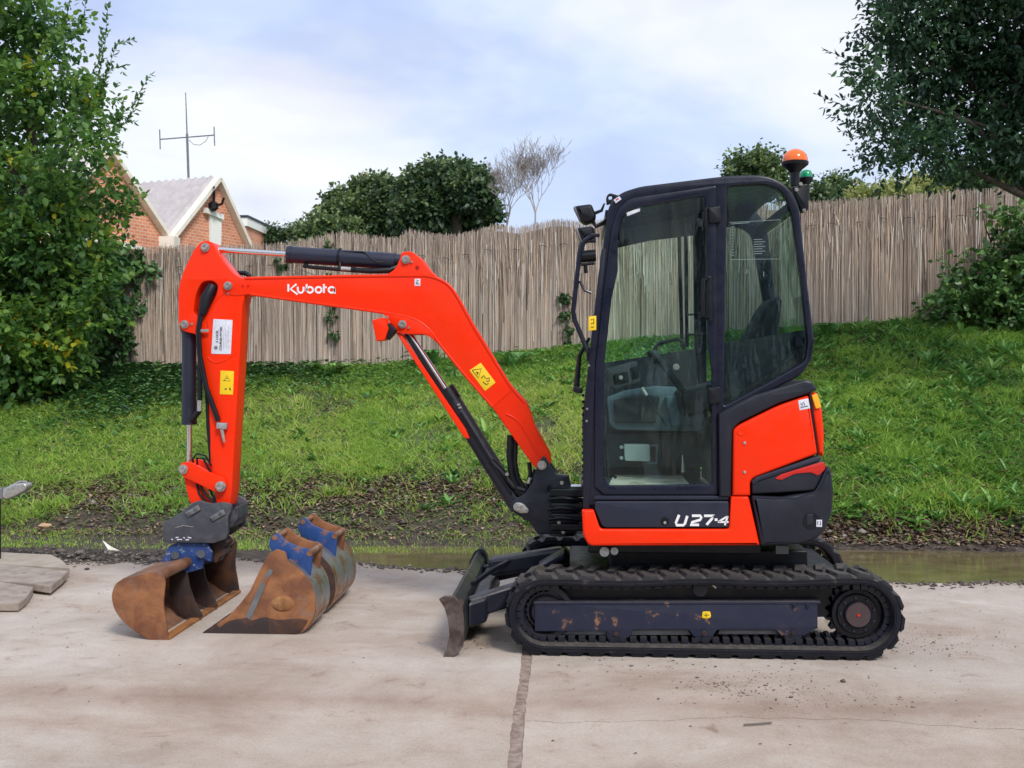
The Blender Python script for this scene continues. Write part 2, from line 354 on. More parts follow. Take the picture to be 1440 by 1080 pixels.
n8 = noise(t, co, 9, 8, .8); c18 = ramp(t, n8.outputs[0], [(.36, (.42, .38, .36)), (.5, (.95, .93, .90)), (.62, (1.35, 1.3, 1.25))]); m8 = N(t, 'ShaderNodeMix', data_type='RGBA', blend_type='MULTIPLY'); m8.inputs[0].default_value = 1; t.links.new(c1.outputs[0], m8.inputs[6]); t.links.new(c18.outputs[0], m8.inputs[7])
mm = N(t, 'ShaderNodeMath', operation='MULTIPLY'); t.links.new(mr.outputs[0], mm.inputs[0]); t.links.new(f.outputs[0], mm.inputs[1])
k = N(t, 'ShaderNodeMix', data_type='RGBA'); t.links.new(mm.outputs[0], k.inputs[0]); t.links.new(m8.outputs[2], k.inputs[6]); t.links.new(c2.outputs[0], k.inputs[7])
t.links.new(k.outputs[2], b.inputs['Base Color']); b.inputs['Roughness'].default_value = .75; bump(t, b, n2_.outputs[0], 1.0, .06)
EARTH = m
ground = link('ground', terrain(), EARTH, None, 0); tag(ground, 'earth bank rising from the muddy edge of the yard up to the reed fence', kind='structure')
ground.data.shade_smooth()

# puddle
m, t, b = new_mat('muddy_water'); co = objco(t, (1, 2.5, 1))
n = noise(t, co, 3, 5, .6); c = ramp(t, n.outputs[0], [(.35, (.12, .092, .045)), (.65, (.20, .155, .085))]); t.links.new(c.outputs[0], b.inputs['Base Color'])
b.inputs['Roughness'].default_value = .09; b.inputs['Specular IOR Level'].default_value = .5
nb = noise(t, co, 9, 3, .5); bump(t, b, nb.outputs[0], .12, .01)
me = bpy.data.meshes.new('puddle'); me.from_pydata([(-6, 7.2, -.022), (9, 7.2, -.022), (9, 8.9, -.022), (-6, 8.9, -.022)], [], [(0, 1, 2, 3)])
tag(link('puddle', me, m, None, 0), 'shallow brown puddle along the foot of the bank', kind='structure')

# concrete yard: two slabs with a dirt filled joint between them
def concrete(name, seed, pink):
    m, t, b = new_mat(name); cs = N(t, 'ShaderNodeTexCoord'); mpn = N(t, 'ShaderNodeMapping'); mpn.inputs['Location'].default_value = (seed, seed*.7, 0); t.links.new(cs.outputs['Object'], mpn.inputs[0]); co = mpn.outputs[0]
    st = N(t, 'ShaderNodeMapping'); st.inputs['Scale'].default_value = (.55, 1.3, 1); t.links.new(co, st.inputs[0])
    a = noise(t, co, 1.1, 9, .68, .5); s1 = noise(t, st.outputs[0], 1.5, 7, .62, .4); fi = noise(t, co, 70, 8, .85); bl = noise(t, co, 6, 8, .7, .6)
    base = ramp(t, a.outputs[0], [(.34, (.45, .38, .32)), (.5, (.55, .485, .425)), (.66, (.63, .575, .515))])
    stc = ramp(t, s1.outputs[0], [(.34, (.82, .75, .70)), (.46, (.96, .94, .92)), (.62, (1, 1, 1))])
    m1 = N(t, 'ShaderNodeMix', data_type='RGBA', blend_type='MULTIPLY'); m1.inputs[0].default_value = .85; t.links.new(base.outputs[0], m1.inputs[6]); t.links.new(stc.outputs[0], m1.inputs[7])
    sp = ramp(t, bl.outputs[0], [(.30, (.55, .44, .38)), (.40, (.92, .88, .85)), (.60, (1, 1, 1)), (.75, (1.0, *pink))])
    m2 = N(t, 'ShaderNodeMix', data_type='RGBA', blend_type='MULTIPLY'); m2.inputs[0].default_value = .8; t.links.new(m1.outputs[2], m2.inputs[6]); t.links.new(sp.outputs[0], m2.inputs[7])
    fc = ramp(t, fi.outputs[0], [(.30, (.42, .36, .32)), (.43, (.90, .88, .86)), (.6, (1.06, 1.06, 1.06))])
    m3 = N(t, 'ShaderNodeMix', data_type='RGBA', blend_type='MULTIPLY'); m3.inputs[0].default_value = .8; t.links.new(m2.outputs[2], m3.inputs[6]); t.links.new(fc.outputs[0], m3.inputs[7])
    # brown tyre smear running along the yard and a damp rim near the puddle
    sx = N(t, 'ShaderNodeSeparateXYZ'); t.links.new(cs.outputs['Object'], sx.inputs[0])
    wv = noise(t, co, .8, 5, .6); ad = N(t, 'ShaderNodeMath', operation='MULTIPLY_ADD'); ad.inputs[1].default_value = .35; t.links.new(wv.outputs[0], ad.inputs[0]); t.links.new(sx.outputs[1], ad.inputs[2])
    tr = ramp(t, N(t, 'ShaderNodeMath').outputs[0], [(0, (1, 1, 1)), (1, (1, 1, 1))])
    mrr = N(t, 'ShaderNodeMapRange'); mrr.inputs[1].default_value = 3.9; mrr.inputs[2].default_value = 8.4; t.links.new(ad.outputs[0], mrr.inputs[0]); t.links.new(mrr.outputs[0], tr.inputs[0])
    e = tr.color_ramp.elements
    for p_, c_ in ((.0, (.93, .90, .86)), (.135, (.96, .93, .90)), (.185, (.76, .67, .61)), (.235, (.95, .93, .90)), (.30, (1, 1, 1)), (.68, (1, 1, 1)), (.80, (.86, .84, .84)), (.93, (.50, .46, .45))):
        el = e.new(p_); el.color = (*c_, 1)
    m4 = N(t, 'ShaderNodeMix', data_type='RGBA', blend_type='MULTIPLY'); m4.inputs[0].default_value = .8; t.links.new(m3.outputs[2], m4.inputs[6]); t.links.new(tr.outputs[0], m4.inputs[7])
    ag = noise(t, co, 230, 3, .6); agc = ramp(t, ag.outputs[0], [(.34, (.70, .66, .62)), (.48, (1, 1, 1)), (.66, (1.14, 1.13, 1.12))]); m5 = N(t, 'ShaderNodeMix', data_type='RGBA', blend_type='MULTIPLY'); m5.inputs[0].default_value = .7; t.links.new(m4.outputs[2], m5.inputs[6]); t.links.new(agc.outputs[0], m5.inputs[7]); t.links.new(m5.outputs[2], b.inputs['Base Color']); b.inputs['Roughness'].default_value = .85
    ad2 = N(t, 'ShaderNodeMath', operation='ADD'); t.links.new(fi.outputs[0], ad2.inputs[0]); t.links.new(bl.outputs[0], ad2.inputs[1]); bump(t, b, ad2.outputs[0], .45, .012)
    return m
yard = bpy.data.objects.new('concrete_yard', None); COL.objects.link(yard); tag(yard, 'pale stained concrete yard with a dirt filled joint', kind='structure')
j0, j1 = G(740, 928), G(722, 1080)
def jx(y, side): # joint line in plan
    return j0.x + (j1.x-j0.x)*(y-j0.y)/(j1.y-j0.y) + side*(.024+.003*math.sin(y*5+side)+.0016*math.sin(y*23)+.0014*math.sin(y*61+side)+.001*math.sin(y*140))
def slab(name, poly, mat, z0=-.14, z1=0.0, n=1):
    mb = MB(); nn = len(poly); 
    mb.v = [(x, y, z0) for x, y in poly] + [(x, y, z1) for x, y in poly]
    mb.f = [tuple(range(nn, 2*nn)), tuple(range(nn))[::-1]] + [(i, (i+1) % nn, nn+(i+1) % nn, nn+i) for i in range(nn)]
    return link(name, mb.mesh(name), mat, yard, 0)
def rag(x): return .05*math.sin(x*2.3)+.03*math.sin(x*7.1+1)+.018*math.sin(x*19)+.012*math.sin(x*41)
def back_edge(x):
    return float(np.interp(x, [-8, -3.6, -2.6, -1.6, -1.0, 0, 1, 2, 3, 9], [7.75, 7.75, 7.9, 7.75, 7.62, 7.45, 7.35, 7.33, 7.30, 7.3])) + rag(x)
ysj = np.concatenate([np.arange(-30, 2.5, .5), np.arange(2.5, 7.3, .03)])
xl = [x for x in np.arange(-40, -9, 4)] + [x for x in np.arange(-9, jx(7.4, -1)-.02, .05)]
def slab2(front, xs, yc, mat):     # body up to y = yc, then a ragged rear border in narrow strips
    mb = MB(); n = len(front); mb.add([(x, y, 0) for x, y in front], [tuple(range(n))])
    for a, c in zip(xs, xs[1:]):
        mb.add([(a, yc, 0), (c, yc, 0), (c, back_edge(c), 0), (a, back_edge(a), 0), (c, back_edge(c), -.14), (a, back_edge(a), -.14)], [(0, 1, 2, 3), (3, 2, 4, 5)])
    for (x0, y0), (x1, y1) in zip(front, front[1:]): mb.add([(x0, y0, 0), (x1, y1, 0), (x1, y1, -.14), (x0, y0, -.14)], [(0, 1, 2, 3)])
    return link('concrete_slab', mb.mesh('concrete_slab'), mat, yard, 0)
YC_ = 7.1
xl[-1] = jx(YC_, -1)
slab2([(jx(YC_, -1), YC_)] + [(jx(y, -1), y) for y in ysj[::-1] if y < YC_-.01] + [(-40, -30), (-40, YC_)], xl, YC_, concrete('concrete', 3, (.97, .96)))
# the right slab is cracked in two along a wandering line
cr = [(jx(4.22, 1), 1013), (800, 1016), (900, 1014), (960, 1012), (1020, 1008), (1080, 1010), (1150, 1011), (1230, 1012), (1300, 1019), (1380, 1024), (1440, 1026), (1600, 1030), (1800, 1030)]
crk = []
cy0 = G(745, 1014).y
crk.append((jx(cy0, 1), cy0))
q = [G(u, v) for u, v in cr[1:]]
px_, py_ = crk[0]
for p in q:
    nseg = 14
    for i in range(1, nseg+1):
        f = i/nseg; crk.append((px_+(p.x-px_)*f, py_+(p.y-py_)*f + .007*math.sin(31*(px_+(p.x-px_)*f))+random.uniform(-.004, .004)))
    px_, py_ = p.x, p.y
crk += [(12, py_-.1), (40, py_-.3)]
xr = list(np.arange(jx(7.4, 1)+.02, 9, .05)) + [12, 20, 40]
CR = concrete('concrete_right', 11, (.93, .90))
xr[0] = jx(YC_, 1)
slab2([(jx(cy0, 1), cy0)] + [(x, y+.004) for x, y in crk[1:]] + [(40, YC_), (jx(YC_, 1), YC_)] + [(jx(y, 1), y) for y in ysj[::-1] if cy0+.05 < y < YC_-.01], xr, YC_, CR)
slab('concrete_slab', [(x, y-.004) for x, y in crk[::-1]] + [(jx(y, 1), y) for y in ysj[::-1] if y < cy0-.05] + [(40, -30)], CR)
JOINT = pbr('joint_dirt', (.22, .155, .12), .9, 0, (.40, .32, .265), 22, .4, .65, .6, 160)
mb = MB()
yy = list(np.arange(-3, 7.4, .1))
for i in range(len(yy)-1):
    a, c = yy[i], yy[i+1]; mb.add([(jx(a, -1.2), a, -.004), (jx(a, 1.2), a, -.004), (jx(c, 1.2), c, -.004), (jx(c, -1.2), c, -.004)], [(0, 1, 2, 3)])
mb.build('joint_filling', JOINT, yard, 0)
# base dirt just under the crack
MB().box((-40, -30, -.16), (40, 7.15, -.03)).build('sub_base', JOINT, yard, 0)

# broken slabs tilted at the left edge of the yard
SLABM = pbr('grey_slab', (.27, .215, .175), .85, 0, (.40, .33, .275), 7, .4, .65, .5, 60, col3=(.10, .085, .075), lo3=.6, hi3=.7, sc3=12)
SLABP = pbr('pale_slab', (.42, .36, .29), .85, 0, (.34, .28, .22), 7, .4, .65, .5, 60)
for i, (pts, z, mt, lab) in enumerate([
    ([(-60, 770), (0, 776), (72, 782), (86, 790), (97, 800), (-60, 788)], .066, SLABP, 'pale broken concrete slab at the back of the stack by the left edge of the yard'),
    ([(-60, 792), (0, 795), (97, 804), (88, 812), (72, 825), (48, 822), (-60, 812)], .060, SLABM, 'widest grey broken slab, middle of the stack at the left edge of the yard'),
    ([(-60, 818), (0, 820), (46, 827), (34, 842), (26, 849), (-60, 849)], .050, SLABM, 'small grey slab lowest and nearest in the stack at the left edge')]):
    q = [G(u, v, z) for u, v in pts]; q = [Vector((p.x+random.uniform(-.01, .01), p.y, p.z+.012*math.sin(p.x*3))) for p in q]
    o = MB().prism(q, (0, 0, -.048)).build('broken_slab', mt, None, 0, loc=q[1], bevel=.006)
    tag(o, lab, 'concrete slab', 'broken slabs at the left edge of the yard')

# ---------------------------------------------------------------- reed fence
top_pts = [(-500, 370), (0, 358), (165, 350), (235, 345), (335, 344), (400, 341), (440, 334), (478, 325), (520, 331), (560, 334), (575, 322), (600, 327), (640, 330), (700, 315), (730, 319), (780, 308), (830, 311), (900, 300), (1000, 290), (1130, 283), (1200, 279), (1330, 268), (1440, 262), (1900, 235)]
TP = [P(u, v, YF) for u, v in top_pts]; TPx = np.array([p.x for p in TP]); TPz = np.array([p.z for p in TP])
fence = empty('reed_fence', (0, YF, 1.5), 'tall weathered reed screen fence running along the top of the bank', 'fence')
edges_u = [-420, 130, 470, 760, 1150, 1800]
def reeds(x0, x1, seed):
    r = np.random.default_rng(seed); n = int((x1-x0)/.0021)
    x = r.uniform(x0, x1, n); y = YF + r.uniform(-.012, .008, n); zt = np.interp(x, TPx, TPz) + r.normal(-.015, .018, n) - (r.random(n) < .2)*r.uniform(.0, .3, n)
    zb = ground_h(x, np.full(n, YF)) - .05; kz = zb + (zt-zb)*r.uniform(.3, .7, n); zb = np.where(r.random(n) < .12, zb+r.uniform(0, .6, n), zb)
    kx = x + r.normal(0, .008, n); tx = x + r.normal(0, .018, n); tx = np.where(r.random(n) < .05, tx+r.normal(0, .05, n), tx); rad = r.uniform(.0020, .0042, n); th = r.uniform(0, 2.1, n)
    V = []
    for (cx, cz, s_) in ((x, zb, 1), (kx, kz, .95), (tx, zt, .7)):
        for j in range(3):
            a = th + j*2.0944
            V.append(np.stack([cx+np.cos(a)*rad*s_, y+np.sin(a)*rad*s_, cz], -1))
    V = np.stack(V, 1).reshape(-1, 3)                     # n*9
    base = (np.arange(n)*9)[:, None, None]
    q = np.array([[l*3+j, l*3+(j+1) % 3, (l+1)*3+(j+1) % 3, (l+1)*3+j] for l in range(2) for j in range(3)])[None]
    idx = (base+q).reshape(-1)
    big = .5+.25*np.sin(x*1.7+1)+.1*np.sin(x*5.1)
    tone = np.clip(r.beta(1.1, 1.1, n)*.88+.05*big + (r.random(n) < .05)*.35, 0, 1)
    tv = np.repeat(tone, 9).reshape(n, 9); tv[:, 0:3] += .07; tv[:, 6:] -= .06*r.random((n, 1))
    m = int((x1-x0)*45); ax_ = r.uniform(x0, x1, m); t1 = np.interp(ax_, TPx, TPz)-r.uniform(.0, .9, m)*r.uniform(.3, 1, m); t0 = np.maximum(t1-r.uniform(.12, .9, m), ground_h(ax_, np.full(m, YF))); ra = r.uniform(.0028, .0052, m); tx_ = ax_+r.normal(0, .02, m); W = []
    for (cx, cz) in ((ax_, t0), (tx_, t1)):
        for j in range(3):
            a = 1.57+j*2.0944; W.append(np.stack([cx+np.cos(a)*ra, YF-.022+np.sin(a)*ra, cz], -1))
    W = np.stack(W, 1).reshape(-1, 3); q2 = np.array([[j, (j+1) % 3, 3+(j+1) % 3, 3+j] for j in range(3)])[None]
    idx = np.concatenate([idx, ((np.arange(m)*6)[:, None, None]+q2+len(V)).reshape(-1)]); V = np.concatenate([V, W])
    tacc = np.where(r.random(m) < .45, r.uniform(.80, 1.0, m), r.uniform(0, .3, m)); tall = np.concatenate([np.clip(tv, 0, 1).reshape(-1), np.repeat(tacc, 6)])
    return fast_mesh('reed_panel', V, idx, np.arange(0, len(idx), 4), tall)
BACKM = pbr('fence_backing', (.22, .17, .14), .9)
for i in range(5):
    x0, x1 = P(edges_u[i], 400, YF).x, P(edges_u[i+1], 400, YF).x
    o = link('reed_panel', reeds(x0, x1, 50+i), REED, fence, 0); o['kind'] = 'stuff'
    n = 40; xs = np.linspace(x0, x1, n); zt = np.interp(xs, TPx, TPz)-.09; zb = ground_h(xs, np.full(n, YF))-.1
    mb = MB()
    for j in range(n-1):
        mb.prism([(xs[j], YF+.03, zb[j]), (xs[j+1], YF+.03, zb[j+1]), (xs[j+1], YF+.03, zt[j+1]), (xs[j], YF+.03, zt[j])], (0, .012, 0))
    mb.build('backing_board', BACKM, fence, 0)
WIRE = pbr('wire', (.02, .018, .018), .5, .5)
tie = MB().tube([(-.05, 0, -.006), (-.03, -.012, .002), (0, -.014, .006), (.03, -.012, .002), (.05, 0, -.004)], .0035, 5).mesh('wire_tie'); tie.materials.append(WIRE)
for u in list(range(250, 800, 34)) + list(range(1140, 1400, 34)):
    x = P(u, 400, YF).x; z = float(np.interp(x, TPx, TPz)) - .32 + random.uniform(-.02, .02)
    inst('wire_tie', tie, fence, Matrix.Translation((x+random.uniform(-.05, .05), YF-.036, z)) @ Matrix.Rotation(random.uniform(-.25, .25), 4, 'Y'))

# ---------------------------------------------------------------- grass, weeds, litter, rubble
def dens(x, y):
    d = .55 + .75*wob(x, y, 1.9, 4) + .5*wob(x, y, 5.5, 14)
    return np.clip(d, 0, 1)
def scatter(n, y0, y1, x0=-8.8, x1=8.2, f=None):
    x = rng.uniform(x0, x1, n); y = y0 + (y1-y0)*rng.random(n)**1.15
    if f is not None:
        k = rng.random(n) < f(x, y); x, y = x[k], y[k]
    return x, y
def blades(name, x, y, z, h, wd, tone, lean=.45, kind='stuff', lab=None, mat=None):
    n = len(x); a = rng.uniform(0, 2*np.pi, n); b_ = rng.uniform(0, 2*np.pi, n); L = h*lean*rng.uniform(.3, 1.6, n)
    ca, sa = np.cos(a)*wd/2, np.sin(a)*wd/2; lx, ly = np.cos(b_)*L, np.sin(b_)*L
    V = np.stack([np.stack([x-ca, y-sa, z], -1), np.stack([x+ca, y+sa, z], -1),
                  np.stack([x+lx*.4+ca*.8, y+ly*.4+sa*.8, z+h*.6], -1), np.stack([x+lx*.4-ca*.8, y+ly*.4-sa*.8, z+h*.6], -1),
                  np.stack([x+lx, y+ly, z+h*rng.uniform(.75, 1, n)], -1)], 1).reshape(-1, 3)
    base = (np.arange(n)*5)[:, None]
    idx = np.concatenate([base+np.array([[0, 1, 2, 3]]), base+np.array([[3, 2, 4]])], 1).reshape(-1)
    st = (np.arange(n)[:, None]*7+np.array([[0, 4]])).reshape(-1)
    o = link(name, fast_mesh(name, V, idx, st, np.repeat(tone, 5)), mat or GRASS, None, 0)
    return tag(o, lab, kind=kind)
def gtone(x, y, n):
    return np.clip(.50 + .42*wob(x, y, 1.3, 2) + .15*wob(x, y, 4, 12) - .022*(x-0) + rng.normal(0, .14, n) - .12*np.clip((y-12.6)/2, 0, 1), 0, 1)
def gh_(x, y): return .6 + .55*wob(x, y, 2.4, 6) + .12*np.clip(x-1, 0, 3)
def grass_mask(x, y):
    d = dens(x, y); d = np.where(y < 9.45, d*np.clip((y-np.where(x > .4, 9.12, 8.85)+.2*wob(x, y, 2.5, 3))/.25, 0, 1), d); d = np.where((x < .6) & (x > -3.6), d*(1-.93*np.exp(-((y-9.75-.25*wob(x, y, 1.2, 7))/.28)**2)), d); d = np.where(x <= -3.6, d*(1-.6*np.exp(-((y-9.6-.4*wob(x, y, 1.2, 7))/.15)**2)), d)
    bare = np.clip(-.12-wob(x, y, 1.4, 24), 0, .5)*3*np.where(x < 2, 1, .6)
    return np.clip(d - bare, .03, 1)
x, y = scatter(480000, 8.8, 14.45, f=grass_mask)
h = np.clip(.055*gh_(x, y)+rng.normal(.012, .014, len(x)), .018, .17)
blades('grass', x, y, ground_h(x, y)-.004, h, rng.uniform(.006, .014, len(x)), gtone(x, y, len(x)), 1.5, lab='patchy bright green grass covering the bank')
# longer tussocks
cx, cy = scatter(900, 9.2, 14.3); xs_, ys_, hs_ = [], [], []
for a, c in zip(cx, cy):
    k = rng.integers(35, 90); rr = rng.uniform(.05, .16); hh = rng.uniform(.05, .15)*(1.25 if a > 1.5 else .85)
    xs_.append(a+rng.normal(0, rr, k)); ys_.append(c+rng.normal(0, rr, k)); hs_.append(hh*rng.uniform(.6, 1.1, k))
x, y, h = map(np.concatenate, (xs_, ys_, hs_))
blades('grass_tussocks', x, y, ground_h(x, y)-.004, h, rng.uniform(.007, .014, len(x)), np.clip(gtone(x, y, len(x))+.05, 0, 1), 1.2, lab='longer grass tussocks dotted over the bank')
# thin growth in the shallow puddle on the left
x, y = scatter(20000, 8.35, 9.0, -5.5, .6, f=lambda x, y: np.clip(.35+.9*wob(x, y, 3, 9), 0, 1))
blades('puddle_grass', x, y, np.maximum(ground_h(x, y), -.03), rng.uniform(.01, .035, len(x)), rng.uniform(.004, .008, len(x)), np.clip(rng.normal(.6, .15, len(x)), 0, 1), .9, lab='thin drowned grass in the wet strip beside the yard')

LEAFXY = np.array([[0, 0], [.30, .30], [.68, .26], [1, 0], [.68, -.26], [.30, -.30]])
def leaf_mesh(name, base, axis, side, L, Wd, tone, fold=.12):
    n = len(base); nrm = np.cross(axis, side)
    V = []
    for (lx, ly) in LEAFXY:
        V.append(base + axis*(L*lx)[:, None] + side*(Wd*ly/.3)[:, None]*.5 - nrm*(L*fold*(lx**2))[:, None] + nrm*(abs(ly)*L*.25)[:, None])
    V = np.stack(V, 1).reshape(-1, 3); b0 = (np.arange(n)*6)[:, None]
    idx = np.concatenate([b0+np.array([[0, 1, 2, 3]]), b0+np.array([[0, 3, 4, 5]])], 1).reshape(-1)
    st = (np.arange(n)[:, None]*8+np.array([[0, 4]])).reshape(-1)
    return fast_mesh(name, V, idx, st, np.repeat(tone, 6))
def norm(a): return a/np.maximum(np.linalg.norm(a, axis=-1, keepdims=True), 1e-9)
def weeds(name, x, y, L, tone, el, lab, mat, w_=.33, z=None, per=1):
    n = len(x); az = rng.uniform(0, 2*np.pi, n); e = el
    ax = np.stack([np.cos(az)*np.cos(e), np.sin(az)*np.cos(e), np.sin(e)], -1); sd_ = np.stack([-np.sin(az), np.cos(az), np.zeros(n)], -1)
    base = np.stack([x, y, (ground_h(x, y) if z is None else z)], -1)
    o = link(name, leaf_mesh(name, base, ax, sd_, L, L*w_, tone, .25), mat, None, 0); return tag(o, lab, kind='stuff')
cx, cy = scatter(12000, 9.1, 14.3, f=lambda x, y: np.clip(.25+.16*(x+1)+.6*wob(x, y, 1.7, 13), .05, 1)); k = 8
x = np.repeat(cx, k)+rng.normal(0, .012, len(cx)*k); y = np.repeat(cy, k)+rng.normal(0, .012, len(cx)*k); L = np.repeat(.035+.11*rng.random(len(cx))**2.2, k)*rng.uniform(.7, 1.15, len(x))
weeds('broadleaf_weeds', x, y, L, np.clip(np.repeat(rng.normal(.5, .2, len(cx)), k)+rng.normal(0, .1, len(x)), 0, 1), rng.uniform(.25, 1.1, len(x)), 'rosettes of dandelion and dock leaves among the grass', WEED, .3)
cx, cy = scatter(420, 9.3, 14.2, x0=-1, f=lambda x, y: np.clip(.1+.2*x, .1, 1)); k = 9
x = np.repeat(cx, k)+rng.normal(0, .015, len(cx)*k); y = np.repeat(cy, k)+rng.normal(0, .015, len(cx)*k); L = np.repeat(rng.uniform(.12, .22, len(cx)), k)*rng.uniform(.6, 1.15, len(x))
weeds('dock_clumps', x, y, L, np.clip(np.repeat(rng.normal(.62, .2, len(cx)), k)+rng.normal(0, .1, len(x)), 0, 1), rng.uniform(.35, 1.3, len(x)), 'clumps of broad dock leaves on the right half of the bank', WEED, .20)
x, y = scatter(26000, 9.2, 14.3, x0=.5, f=lambda x, y: np.clip(.05-1.3*wob(x, y, 2.3, 19), .04, 1))
weeds('brown_thatch', x, y, rng.uniform(.03, .09, len(x)), np.clip(rng.normal(.35, .25, len(x)), 0, 1), rng.uniform(-.1, .6, len(x)), 'brown dead thatch showing between the weeds at the right', LITTER, .25, z=ground_h(x, y)+rng.uniform(.01, .06, len(x)))
# low ivy and ground cover along the fence foot and in the darker right and left parts
def cov(x, y):
    return np.clip(.9*np.clip((y-12.6+.5*wob(x, y, 1.5, 5))/1.2, 0, 1) + .5*np.clip((x-1.2)/2, 0, 1)*np.clip(.4+wob(x, y, 2.1, 11), 0, 1) + .35*np.clip(wob(x, y, 2.4, 18), 0, 1)+.6*(x < -4.2)*np.clip((y-11)/2, 0, 1), 0, 1)
x, y = scatter(125000, 9.15, 14.5, f=cov)
weeds('ground_cover', x, y, rng.uniform(.025, .065, len(x)), np.clip(rng.normal(.45, .22, len(x)), 0, 1), rng.uniform(-.2, .7, len(x)), 'low clover, nettle and ivy leaves spreading over the bank', WEED, .6, z=ground_h(x, y)+rng.uniform(0, .06, len(x)))
x, y = scatter(60000, 8.8, 14.4, f=lambda x, y: np.clip(.22+.9*wob(x, y, 1.4, 24)*-1+.2*(x < -2), .08, 1))
weeds('leaf_litter', x, y, rng.uniform(.02, .055, len(x)), np.clip(rng.normal(.5, .25, len(x)), 0, 1), rng.uniform(-.1, .3, len(x)), 'brown fallen leaves scattered over the bank', LITTER, .55, z=ground_h(x, y)+.02)
x = rng.uniform(-5.5, 8, 16000); y = np.where(x > .4, 9.02+rng.normal(0, .13, len(x)), 9.72+rng.normal(0, .25, len(x)))
weeds('mud_litter', x, y, rng.uniform(.02, .07, len(x)), np.clip(rng.normal(.3, .3, len(x)), 0, 1), rng.uniform(-.2, .6, len(x)), 'dead leaves and torn bits trodden into the mud strip', LITTER, .5, z=ground_h(x, y)+.012)
x = -6.9+np.abs(rng.normal(0, 1.7, 15000)); y = 14.4-np.abs(rng.normal(0, .75, len(x)))*(1.2+.5*np.sin(x*2.1))
weeds('shade_ivy', x, y, rng.uniform(.04, .10, len(x)), np.clip(rng.normal(.35, .2, len(x)), 0, 1), rng.uniform(-.2, .7, len(x)), 'dark ivy carpet in the shade under the maple', IVY, .6, z=ground_h(x, y)+rng.uniform(0, .12, len(x)))
x, y = scatter(2600, 2.6, 8.0, -5, 6, f=lambda x, y: np.clip(.25+1.2*wob(x, y, 1.4, 16), .05, 1))
o = weeds('yard_grit', x, y, rng.uniform(.006, .016, len(x)), np.clip(rng.normal(.2, .25, len(x)), 0, 1), rng.uniform(-.1, .2, len(x)), 'crumbs of mud and bits of leaf on the concrete', LITTER, .7, z=np.full(len(x), .003))
# rubble of mud and stones
def rocks(name, x, y, z, r, tone, mat, lab):
    n = len(x); ico = np.array([[0, 0, 1], [.9, 0, .3], [.28, .85, .3], [-.72, .53, .3], [-.72, -.53, .3], [.28, -.85, .3], [0, 0, -.4]])
    F = [(0, 1, 2), (0, 2, 3), (0, 3, 4), (0, 4, 5), (0, 5, 1), (6, 2, 1), (6, 3, 2), (6, 4, 3), (6, 5, 4), (6, 1, 5)]
    V = ico[None]*(1+rng.normal(0, .22, (n, 7, 3)))*np.stack([r, r*rng.uniform(.6, 1, n), r*rng.uniform(.35, .7, n)], -1)[:, None]
    a = rng.uniform(0, 6.28, n); c, s_ = np.cos(a)[:, None], np.sin(a)[:, None]
    V = np.stack([V[..., 0]*c-V[..., 1]*s_, V[..., 0]*s_+V[..., 1]*c, V[..., 2]], -1) + np.stack([x, y, z], -1)[:, None]
    idx = ((np.arange(n)*7)[:, None, None]+np.array(F)[None]).reshape(-1)
    o = link(name, fast_mesh(name, V.reshape(-1, 3), idx, np.arange(0, len(idx), 3), np.repeat(tone, 7)), mat, None, 0); return tag(o, lab, kind='stuff')
STONE = leafmat('mud_stone', [(0, (.045, .036, .032)), (.6, (.15, .12, .10)), (1, (.30, .27, .24))], .0, .6)
NR = 20000; x = rng.uniform(-8, 8, NR); y = np.where(x > .4, 8.98 + rng.normal(0, .11, NR), 9.60 + rng.normal(0, .22, NR))
rocks('mud_rubble', x, y, ground_h(x, y)+.004, rng.gamma(1.5, .006, len(x))+.003, np.clip(rng.normal(.5, .3, len(x)), 0, 1), STONE, 'dark lumps of mud and small stones along the foot of the bank')
x = rng.uniform(-5.6, -2.7, 900); y = rng.normal(7.95, .16, 900)
rocks('yard_edge_rubble', x, y, np.maximum(ground_h(x, y), 0)+.002, rng.gamma(2, .007, len(x))+.004, np.clip(rng.normal(.35, .22, len(x)), 0, 1), STONE, 'crumbled dark mud along the back edge of the yard behind the buckets')
def stone(u, v, z, s3, mat, lab, name='stone', cat='stone'):
    import bmesh
    bm = bmesh.new(); bmesh.ops.create_icosphere(bm, subdivisions=2, radius=1)
    for q in bm.verts: q.co = Vector((q.co.x*s3[0], q.co.y*s3[1], q.co.z*s3[2]))*(1+random.uniform(-.16, .16))
    me = bpy.data.meshes.new(name); bm.to_mesh(me); bm.free(); c = P(u, v, z); me.transform(Matrix.Translation(c))
    tag(link(name, me, mat, None, 25, loc=c), lab, cat)
PALE = pbr('pale_stone', (.62, .58, .46), .8, 0, (.45, .40, .30), 20, .4, .7, .3); TAN = pbr('tan_stone', (.52, .33, .19), .8, 0, (.42, .28, .18), 20, .4, .7, .3)
stone(63, 739, 8.9, (.055, .04, .022), TAN, 'flat tan stone lying in the grass above the slabs at the left')
stone(103, 801, 7.9, (.040, .03, .025), PALE, 'small pale chunk by the right end of the tilted slabs')
stone(22, 779, 8.5, (.022, .02, .014), TAN, 'tiny tan pebble behind the tilted slabs')
PAPERW = pbr('crumpled_white', (.72, .70, .58), .6)
q = [P(u, v, 8.2) for u, v in ((142, 760), (158, 768), (167, 775), (156, 780), (150, 786), (144, 784), (146, 774))]
mb = MB(); c = P(152, 773, 8.14); 
for i in range(len(q)):
    a, d = q[i], q[(i+1) % len(q)]; mb.add([c, a+Vector((0, .02*(-1)**i, 0)), d+Vector((0, -.02*(-1)**i, 0))], [(0, 1, 2)])
tag(mb.build('paper_scrap', PAPERW, None, 0, loc=c), 'crumpled white scrap standing in the mud left of the rusty bucket', 'litter')
